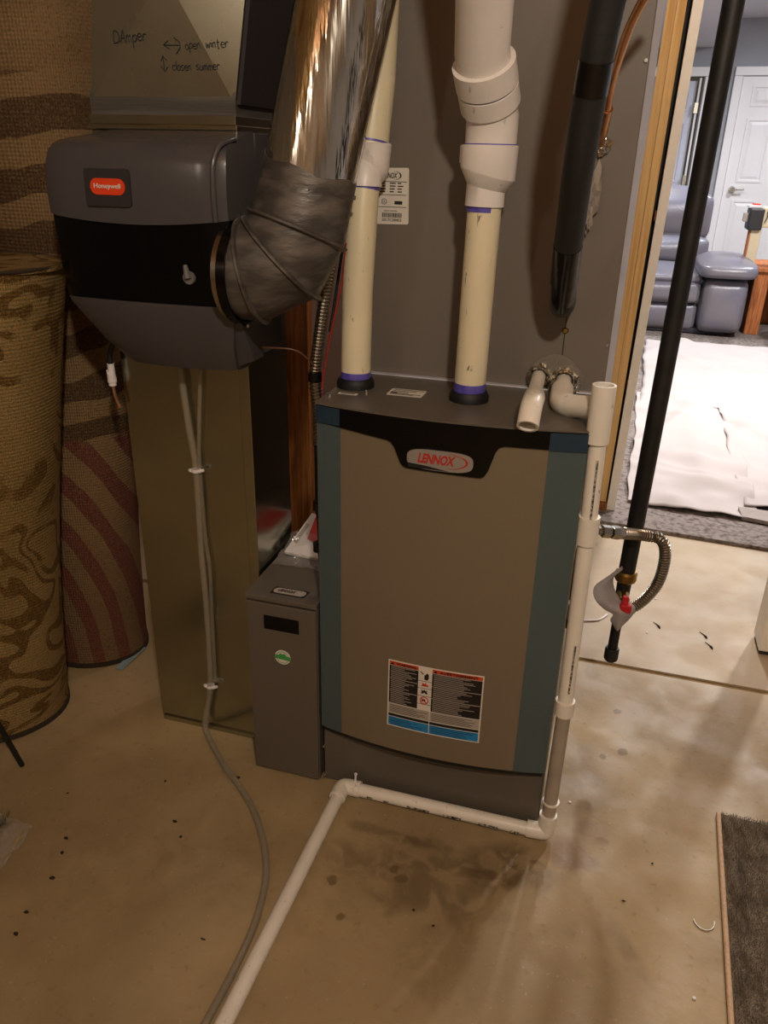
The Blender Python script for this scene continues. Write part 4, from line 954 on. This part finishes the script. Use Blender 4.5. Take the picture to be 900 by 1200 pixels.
for j in range(10):
    vs.append([bm.verts.new((-.150 + i*.0125 + rnd.uniform(-.003, .003), .110 + j*.012 + rnd.uniform(-.003, .003), .4300 + max(0, (j-6))*.0062 + rnd.uniform(0, .010)*(1 if j > 1 else .4))) for i in range(12)])
for j in range(9):
    for i in range(11): bm.faces.new((vs[j][i], vs[j][i+1], vs[j+1][i+1], vs[j+1][i]))
tag(obj('plastic_bag', bm, 'bag', None), 'crumpled clear plastic bag lying over the manual', 'bag')

# ================================================================ VINYL HOSE
hs = thing('vinyl_hose', 'cloudy vinyl drain hose clipped down the duct and curling across the floor', 'hose', (-.3, .05, 0))
HP = [(-.292, .0600, .846), (-.285, .0595, .739), (-.2765, .0595, .636), (-.280, .0595, .472), (-.2795, .0595, .312), (-.286, .0590, .132), (-.303, .054, .035), (-.290, .037, .0085), (-.214, -.035, .0080), (-.105, -.126, .0080), (-.022, -.241, .0080), (.010, -.350, .0080), (.016, -.453, .0080), (.014, -.536, .0080), (.010, -.70, .0080), (.0, -.95, .008)]
bm = BM(); tube(bm, smoothpath(HP, 8), .0070, 14, inner=.0016); obj('hose', bm, 'tube', hs, True)
bm = BM(); tube(bm, smoothpath([(-.250, .0620, .846), (-.262, .0620, .74), (-.2690, .0620, .655), (-.2700, .0620, .5), (-.266, .0620, .42), (-.2695, .0620, .31), (-.2745, .062, .14)], 8), .0040, 12); obj('hose_reflection', bm, 'tube', hs, True)  # thin tube modelled in place of the hose's reflection in the duct
for x, z in ((-.2765, .636), (-.2865, .128)):
    bm = BM(); tube(bm, [(x, .0597, z-.003), (x, .0597, z+.003)], .0092, 16); tube(bm, [(x+.008, .055, z), (x+.018, .058, z+.003)], [.004, .003], 8); tube(bm, [(x-.008, .055, z), (x-.014, .06, z-.002)], .0035, 8)
    obj('hose_clip', bm, 'wwhite', hs, True, label='white plastic clip')

# ================================================================ RUG ROLLS
def roll(bm, pts, rx, ry, n=40, ridge=.0, ph=0):
    rings = []; m_ = len(pts)
    for i, p in enumerate(pts):
        rings.append([V(p) + V((rx*(1+ridge*math.sin(3*a+i*.2+ph))*math.cos(a), ry*(1+ridge*math.sin(2*a+ph))*math.sin(a), 0)) for a in [2*PI*k/n for k in range(n)]])
    return loft(bm, rings)
def roll_thing(label, pts, rx, ry, m, ph):
    t = thing('rug_roll', label, 'rug', pts[0]); P = smoothpath(pts, 8)
    bm = BM(); roll(bm, P, rx, ry, 48, .03, ph); obj('rolled_rug', bm, m, t, True)
    bm = BM(); roll(bm, [P[0] + V((0, 0, -.002)), P[0] + V((0, 0, .010))], rx+.003, ry+.003, 48, .03, ph); obj('bottom_edge', bm, 'rugd', t, label='dark bound bottom edge')
    bm = BM(); roll(bm, [P[-1] - V((0, 0, .006)), P[-1] + V((0, 0, .002))], rx+.002, ry+.002, 48, .03, ph); obj('top_edge', bm, m, t)
    bm = BM(); tube(bm, [P[-1] + V((rx*1.01*math.cos(a), ry*1.01*math.sin(a), 0)) for a in rng(0, 2*PI, 48)], .003, 6); obj('edge_binding', bm, 'rugd', t, label='dark binding round the top')
    return t
roll_thing('front rolled beige rug with brown ornament at the left edge', [(-.815, -.01, .003), (-.775, -.005, .35), (-.715, .0, .70), (-.655, .0, 1.005)], .158, .145, 'rug1', .4)
roll_thing('tall tan rug roll with dark waves and red-brown swooshes behind the other', [(-.765, .290, .003), (-.745, .288, .35), (-.695, .285, .80), (-.670, .288, 1.15), (-.645, .30, 1.75)], .145, .125, 'rug2', 1.9)
# small things by the rolls
bm = BM(); tube(bm, [(-.620, -.163, .003), (-.640, -.190, .16), (-.66, -.22, .40)], .0055, 10); tag(obj('dark_rod', bm, 'gas', None, True), 'thin dark rod leaning on the front rug roll', 'rod')
bm = BM(); plate(bm, (-.622, .245, .006), (.06, 1, .05), (1, -.1, 0), .10, .022, .001); tag(obj('plastic_strip', bm, mat('pale_blue_plastic', '#8fa3a3', .3, noise=.5, nscale=60, bump=.1), None), 'pale blue plastic strip on the floor by the tall rug roll', 'plastic strip')
bm = BM(); vs = []
rnd = random.Random(2)
for j in range(9): vs.append([bm.verts.new((-.545 + i*.012 + rnd.uniform(-.003, .003) - j*.003, -.44 + j*.018, .004 + rnd.uniform(0, .018)*(1 if i < 5 else .5))) for i in range(8)])
for j in range(8):
    for i in range(7): bm.faces.new((vs[j][i], vs[j][i+1], vs[j+1][i+1], vs[j+1][i]))
tag(obj('plastic_wrap', bm, 'bag', None), 'crumpled clear plastic wrap at the left edge of the floor', 'plastic wrap')
wr = thing('garland_end', 'dark green bristly garland end lying in clear wrap at the left edge', 'garland', (-.54, -.36, 0))
bm = BM(); rnd = random.Random(6)
for k in range(240):
    p = V((-.556 + rnd.uniform(-.035, .030), -.38 + rnd.uniform(-.09, .075), .012 + rnd.uniform(0, .02))); d = V((rnd.uniform(-1, 1), rnd.uniform(-1, 1), rnd.uniform(-.1, .7))).normalized()*.022
    tube(bm, [p, p+d], [.0012, .0004], 3)
obj('needles', bm, 'leaf', wr, kind='stuff')
bm = BM(); tube(bm, [(-.55, -.46, .010), (-.545, -.31, .012)], .006, 8); obj('stem', bm, 'leaf', wr)
bm = BM(); tube(bm, [(-.487, -.352, .002), (-.492, -.315, .010)], [.0035, .0012], 6); tag(obj('yellow_straw', bm, 'straw', None), 'short yellow straw beside the plastic wrap', 'straw')

# ================================================================ FLOOR LITTER
cr = [(-.410, -.299, .007, .0045), (-.376, -.382, .0075, .006), (-.361, -.495, .0065, .005), (-.372, -.455, .0065, .005), (-.17, -.054, .006, .005), (-.235, -.20, .0065, .004), (-.205, -.23, .004, .004), (-.48, -.20, .005, .003), (-.395, -.33, .005, .005), (.03, -.508, .0045, .0045), (-.06, -.41, .008, .002), (-.31, -.11, .004, .003), (.555, -.47, .006, .004), (.52, -.42, .003, .002), (.61, -.12, .005, .002), (.66, -.02, .004, .002), (.30, -.27, .004, .004), (.26, -.25, .0035, .003)]
for i, (x, y, a, c_) in enumerate(cr):
    rnd = random.Random(i); bm = BM(); bmesh.ops.create_icosphere(bm, subdivisions=1, radius=1)
    for v in bm.verts: v.co = V((x, y, .0018)) + V((v.co.x*a*.75, v.co.y*c_*.75, v.co.z*.0015)) * (1 + rnd.uniform(-.35, .35))
    tag(obj('crumb', bm, 'debris', None), 'small dark crumb lying on the concrete floor', 'debris', 'dark crumbs scattered on the concrete floor')
for i, (x, y) in enumerate(((.672, .862), (.795, .850), (.806, .800))):
    bm = BM(); rnd = random.Random(i+30); tube(bm, smoothpath([(x, y, .002), (x+.012, y-.014, .0012), (x+.018, y-.030, .0015)], 3), [.0008, .001, .0012, .002+.001*rnd.random(), .0035, .003, .001], 5)
    tag(obj('chip', bm, 'debris', None), 'thin dark chip on the pale floor beyond the joint', 'debris', 'dark chips on the floor beyond the joint')
for i, (x, y) in enumerate(((.60, .90), (.68, 1.0), (.655, .80), (.50, .09), (.72, -.27))):
    bm = BM(); bmesh.ops.create_icosphere(bm, subdivisions=1, radius=1)
    for v in bm.verts: v.co = V((x, y, .0015)) + V((v.co.x*.0035, v.co.y*.003, v.co.z*.0015))
    tag(obj('paint_fleck', bm, 'wwhite', None), 'small white fleck on the concrete floor', 'debris', 'white flecks on the concrete floor')
bm = BM(); tube(bm, [(.744+.017*math.cos(a), -.118+.020*math.sin(a), .0015) for a in rng(-PI*.95, .1, 14)], .0010, 6); tag(obj('curled_wire', bm, 'steel', None), 'small curled wire clipping lying left of the grey mat', 'wire')
bm = BM(); tube(bm, smoothpath([(.47, .80, .003), (.52, .82, .003), (.545, .86, .003)], 4), .003, 8); tag(obj('white_cord', bm, 'wwhite', None, True), 'short white cord on the floor behind the drain pipe', 'cord')

# ================================================================ FLOOR MAT (lower right)
mt = thing('floor_mat', 'grey-brown pile mat with beige bound edge in the lower right corner', 'mat', (1.1, -.3, 0))
bm = BM(); loft(bm, [[(.789, .145, z), (.770, -.32, z), (.765, -1.0, z), (1.6, -1.0, z), (1.6, .115, z)] for z in (.001, .007)]); obj('mat_base', bm, 'piled', mt)
bm = BM(); tube(bm, [(.788, .146, .0055), (.770, -.32, .0055), (.765, -1.0, .0055)], .0048, 10); obj('binding', bm, 'bind', mt, True)
vv, ff = [], []; rnd = random.Random(1)
def blade(x, y, L_):
    k = len(vv); dx, dy = rnd.uniform(-.003, .003), rnd.uniform(-.006, .001); w_ = .0009
    a = rnd.uniform(0, PI); ca, sa = math.cos(a)*w_, math.sin(a)*w_
    vv.extend([(x-ca, y-sa, .006), (x+ca, y+sa, .006), (x+dx, y+dy, .006+L_)]); ff.append((k, k+1, k+2))
y = -.62
while y < .150:
    for row in range(60):
        x = .794 + row*.0042 + (y-.145)*.035
        for q_ in range(3): blade(x + rnd.uniform(-.0012, .0012), y + rnd.uniform(-.001, .001), rnd.uniform(.006, .011)*(1+.25*math.sin(y*60+row)))
    y += .0028
me = bpy.data.meshes.new('pile'); me.from_pydata(vv, [], ff); me.materials.append(M_['pile'])
po = bpy.data.objects.new('pile', me); C.objects.link(po); po.parent = mt; po.location = V((0, 0, 0)) - WL[mt]; po['kind'] = 'stuff'

# ================================================================ FINISHED ROOM BEYOND
def cloth(name, x0, x1, y0, y1, z0, seed, label, sl=0, sl2=0):
    rnd = random.Random(seed); bm = BM(); nx, ny = 90, 100; vs = []
    fold = [(rnd.uniform(x0, x1), rnd.uniform(y0, y1), rnd.uniform(0, PI), rnd.uniform(.008, .02), rnd.uniform(.25, .8), rnd.uniform(.03, .07)) for _ in range(16)]
    for j in range(ny+1):
        row = []
        for i in range(nx+1):
            u, v = i/nx, j/ny
            x = x0 + (x1-x0)*u + sl*v + .006*math.sin(v*9+seed) + .003*math.sin(v*37); y = y0 + (y1-y0)*v + sl2*u + .010*math.sin(u*6+seed) + .003*math.sin(u*29)
            z = 0
            for fx, fy, fa, fh, fl_, fw in fold:
                dx, dy = x-fx, y-fy; a = dx*math.cos(fa)+dy*math.sin(fa); b_ = -dx*math.sin(fa)+dy*math.cos(fa)
                z += fh*math.exp(-(b_/fw)**2 - (a/fl_)**2)
            z = z0 + min(z, .05) + .002*math.sin(x*31+y*17) + .002
            row.append(bm.verts.new((x, y, z)))
        vs.append(row)
    for j in range(ny):
        for i in range(nx): bm.faces.new((vs[j][i], vs[j][i+1], vs[j+1][i+1], vs[j+1][i]))
    o = obj(name, bm, 'cloth', None, True); so = o.modifiers.new('t', 'SOLIDIFY'); so.thickness = .003
    return tag(o, label, 'drop cloth')
cloth('drop_cloth', .585, 1.05, 1.695, 3.3, .014, 3, 'nearest white drop cloth on the carpet edge beyond the doorway', .03, -.05)
cloth('drop_cloth', .63, 2.3, 3.1, 4.80, .022, 5, 'far white drop cloth in front of the grey sofa', .03, .05)
cloth('drop_cloth', 1.0, 2.3, 1.78, 3.25, .020, 8, 'right white drop cloth with a folded grey corner', .02, -.1)
bm = BM(); loft(bm, [[(.985, 1.665, z), (1.2, 1.62, z), (1.22, 1.73, z+.004), (.98, 1.745, z+.004)] for z in (.016, .030)]); tag(obj('folded_cloth_hem', bm, 'clothd', None), 'folded grey hem of the right drop cloth at the carpet edge', 'cloth')
so_ = thing('sofa', 'grey leather recliner sofa beyond the doorway', 'sofa', (.6, 5.5, .013))
def cushion(name, x0, x1, y0, y1, z0, z1, bev, m='leather', puff=.0, label=None):
    bm = BM(); box(bm, x0, x1, y0, y1, z0, z1)
    bmesh.ops.subdivide_edges(bm, edges=bm.edges[:], cuts=5, use_grid_fill=True)
    c_ = V(((x0+x1)/2, (y0+y1)/2, (z0+z1)/2)); h = V(((x1-x0)/2, (y1-y0)/2, (z1-z0)/2))
    for v in bm.verts:
        q = V(((v.co.x-c_.x)/h.x, (v.co.y-c_.y)/h.y, (v.co.z-c_.z)/h.z))
        d = V([math.copysign(max(abs(q[i])*h[i]-(h[i]-bev), 0), q[i]) if False else 0 for i in range(3)])
        p = V((q.x*h.x, q.y*h.y, q.z*h.z)); inn = V([max(-(h[i]-bev), min(h[i]-bev, p[i])) for i in range(3)]); e = p-inn
        if e.length > 1e-6: e = e.normalized()*min(e.length, bev)
        p = inn+e
        p += V((0, -1, 0))*puff*(1-q.x**2)*(1-q.z**2)*(1 if q.y < 0 else 0) + V((0, 0, 1))*puff*(1-q.x**2)*(1-q.y**2)*(1 if q.z > 0 else 0)
        v.co = c_ + p
    o = obj(name, bm, m, so_, True, label=label); s = o.modifiers.new('s', 'SUBSURF'); s.levels = 1; s.render_levels = 1; return o
for (a, b_) in ((.33, 1.005), (-.36, .325)):
    cushion('footrest', a, b_, 5.16, 5.42, .035, .235, .03, puff=.02)
    cushion('seat_front', a, b_, 5.12, 5.42, .232, .40, .04, puff=.03)
    cushion('seat_cushion', a, b_+.01, 5.14, 5.85, .37, .46, .045, puff=.03)
    e_ = .06 if b_ > .5 else 0
    cushion('lumbar_cushion', a, b_-.01+e_, 5.66, 5.98, .45, .66, .05, puff=.05)
    bm_ = cushion('backrest', a, b_-.02+e_, 5.74, 6.02, .63, .975, .06, puff=.06)
cushion('arm_panel', 1.005, 1.335, 5.10, 5.95, .03, .43, .05, puff=.02)
cushion('arm_pad', .955, 1.375, 5.04, 5.95, .42, .545, .06, puff=.03)
cushion('arm_panel', -.70, -.365, 5.10, 5.95, .03, .43, .05); cushion('arm_pad', -.74, -.32, 5.04, 5.95, .42, .545, .06, puff=.03)
cushion('sofa_base', -.66, 1.30, 5.18, 6.0, .014, .06, .01, 'seam')
et = thing('end_table', 'orange-brown wooden end table right of the sofa', 'table', (1.6, 5.6, .013))
bm = BM(); box(bm, 1.36, 1.95, 5.30, 5.92, .47, .50, .006); obj('table_top', bm, 'oak', et)
bm = BM(); box(bm, 1.375, 1.475, 5.33, 5.90, .014, .47, .003); obj('side_panel', bm, 'oak', et)
bm = BM(); box(bm, 1.86, 1.94, 5.33, 5.90, .014, .47, .003); obj('side_panel', bm, 'oak', et)
bm = BM(); box(bm, 1.475, 1.86, 5.86, 5.88, .014, .47, .003); obj('back_panel', bm, 'studd', et)
sw = thing('sewing_machine', 'cream and black machine standing on the end table', 'machine', (1.5, 5.6, .50))
bm = BM(); box(bm, 1.265, 1.365, 5.42, 5.60, .745, .895, .012); obj('head_cover', bm, 'darkm', sw, label='black end cover')
bm = BM(); box(bm, 1.36, 1.80, 5.43, 5.59, .765, .905, .012); obj('arm', bm, 'cream', sw)
bm = BM(); box(bm, 1.30, 1.372, 5.46, 5.56, .50, .755, .006); obj('column', bm, 'cream', sw)
bm = BM(); box(bm, 1.292, 1.300, 5.46, 5.56, .50, .755); obj('column_trim', bm, 'oak', sw)
bm = BM(); box(bm, 1.255, 1.34, 5.44, 5.58, .897, .915, .004); obj('top_lid', bm, 'wwhite', sw)
bm = BM(); box(bm, 1.285, 1.335, 5.46, 5.56, .915, .925, .003); obj('red_button', bm, 'redp', sw)
bm = BM(); box(bm, 1.235, 1.265, 5.46, 5.54, .80, .86, .004); obj('front_guide', bm, 'lgrey', sw)
bm = BM(); tube(bm, [(1.395, 5.43, .87), (1.395, 5.405, .87)], .014, 12); tube(bm, [(1.393, 5.412, .865), (1.375, 5.412, .80)], .004, 6); obj('lever', bm, 'darkm', sw)
bb = BM(); bmesh.ops.create_icosphere(bb, subdivisions=3, radius=1)
for v in bb.verts: v.co = V((1.66, 5.10, .22)) + V((v.co.x*.15, v.co.y*.12, v.co.z*.20))
tag(obj('bean_bag', bb, mat('soft_grey_fabric', '#8a8580', .9, noise=.3, bump=.3), None, True), 'rounded grey bundle at the far right, in front of the end table', 'bag')
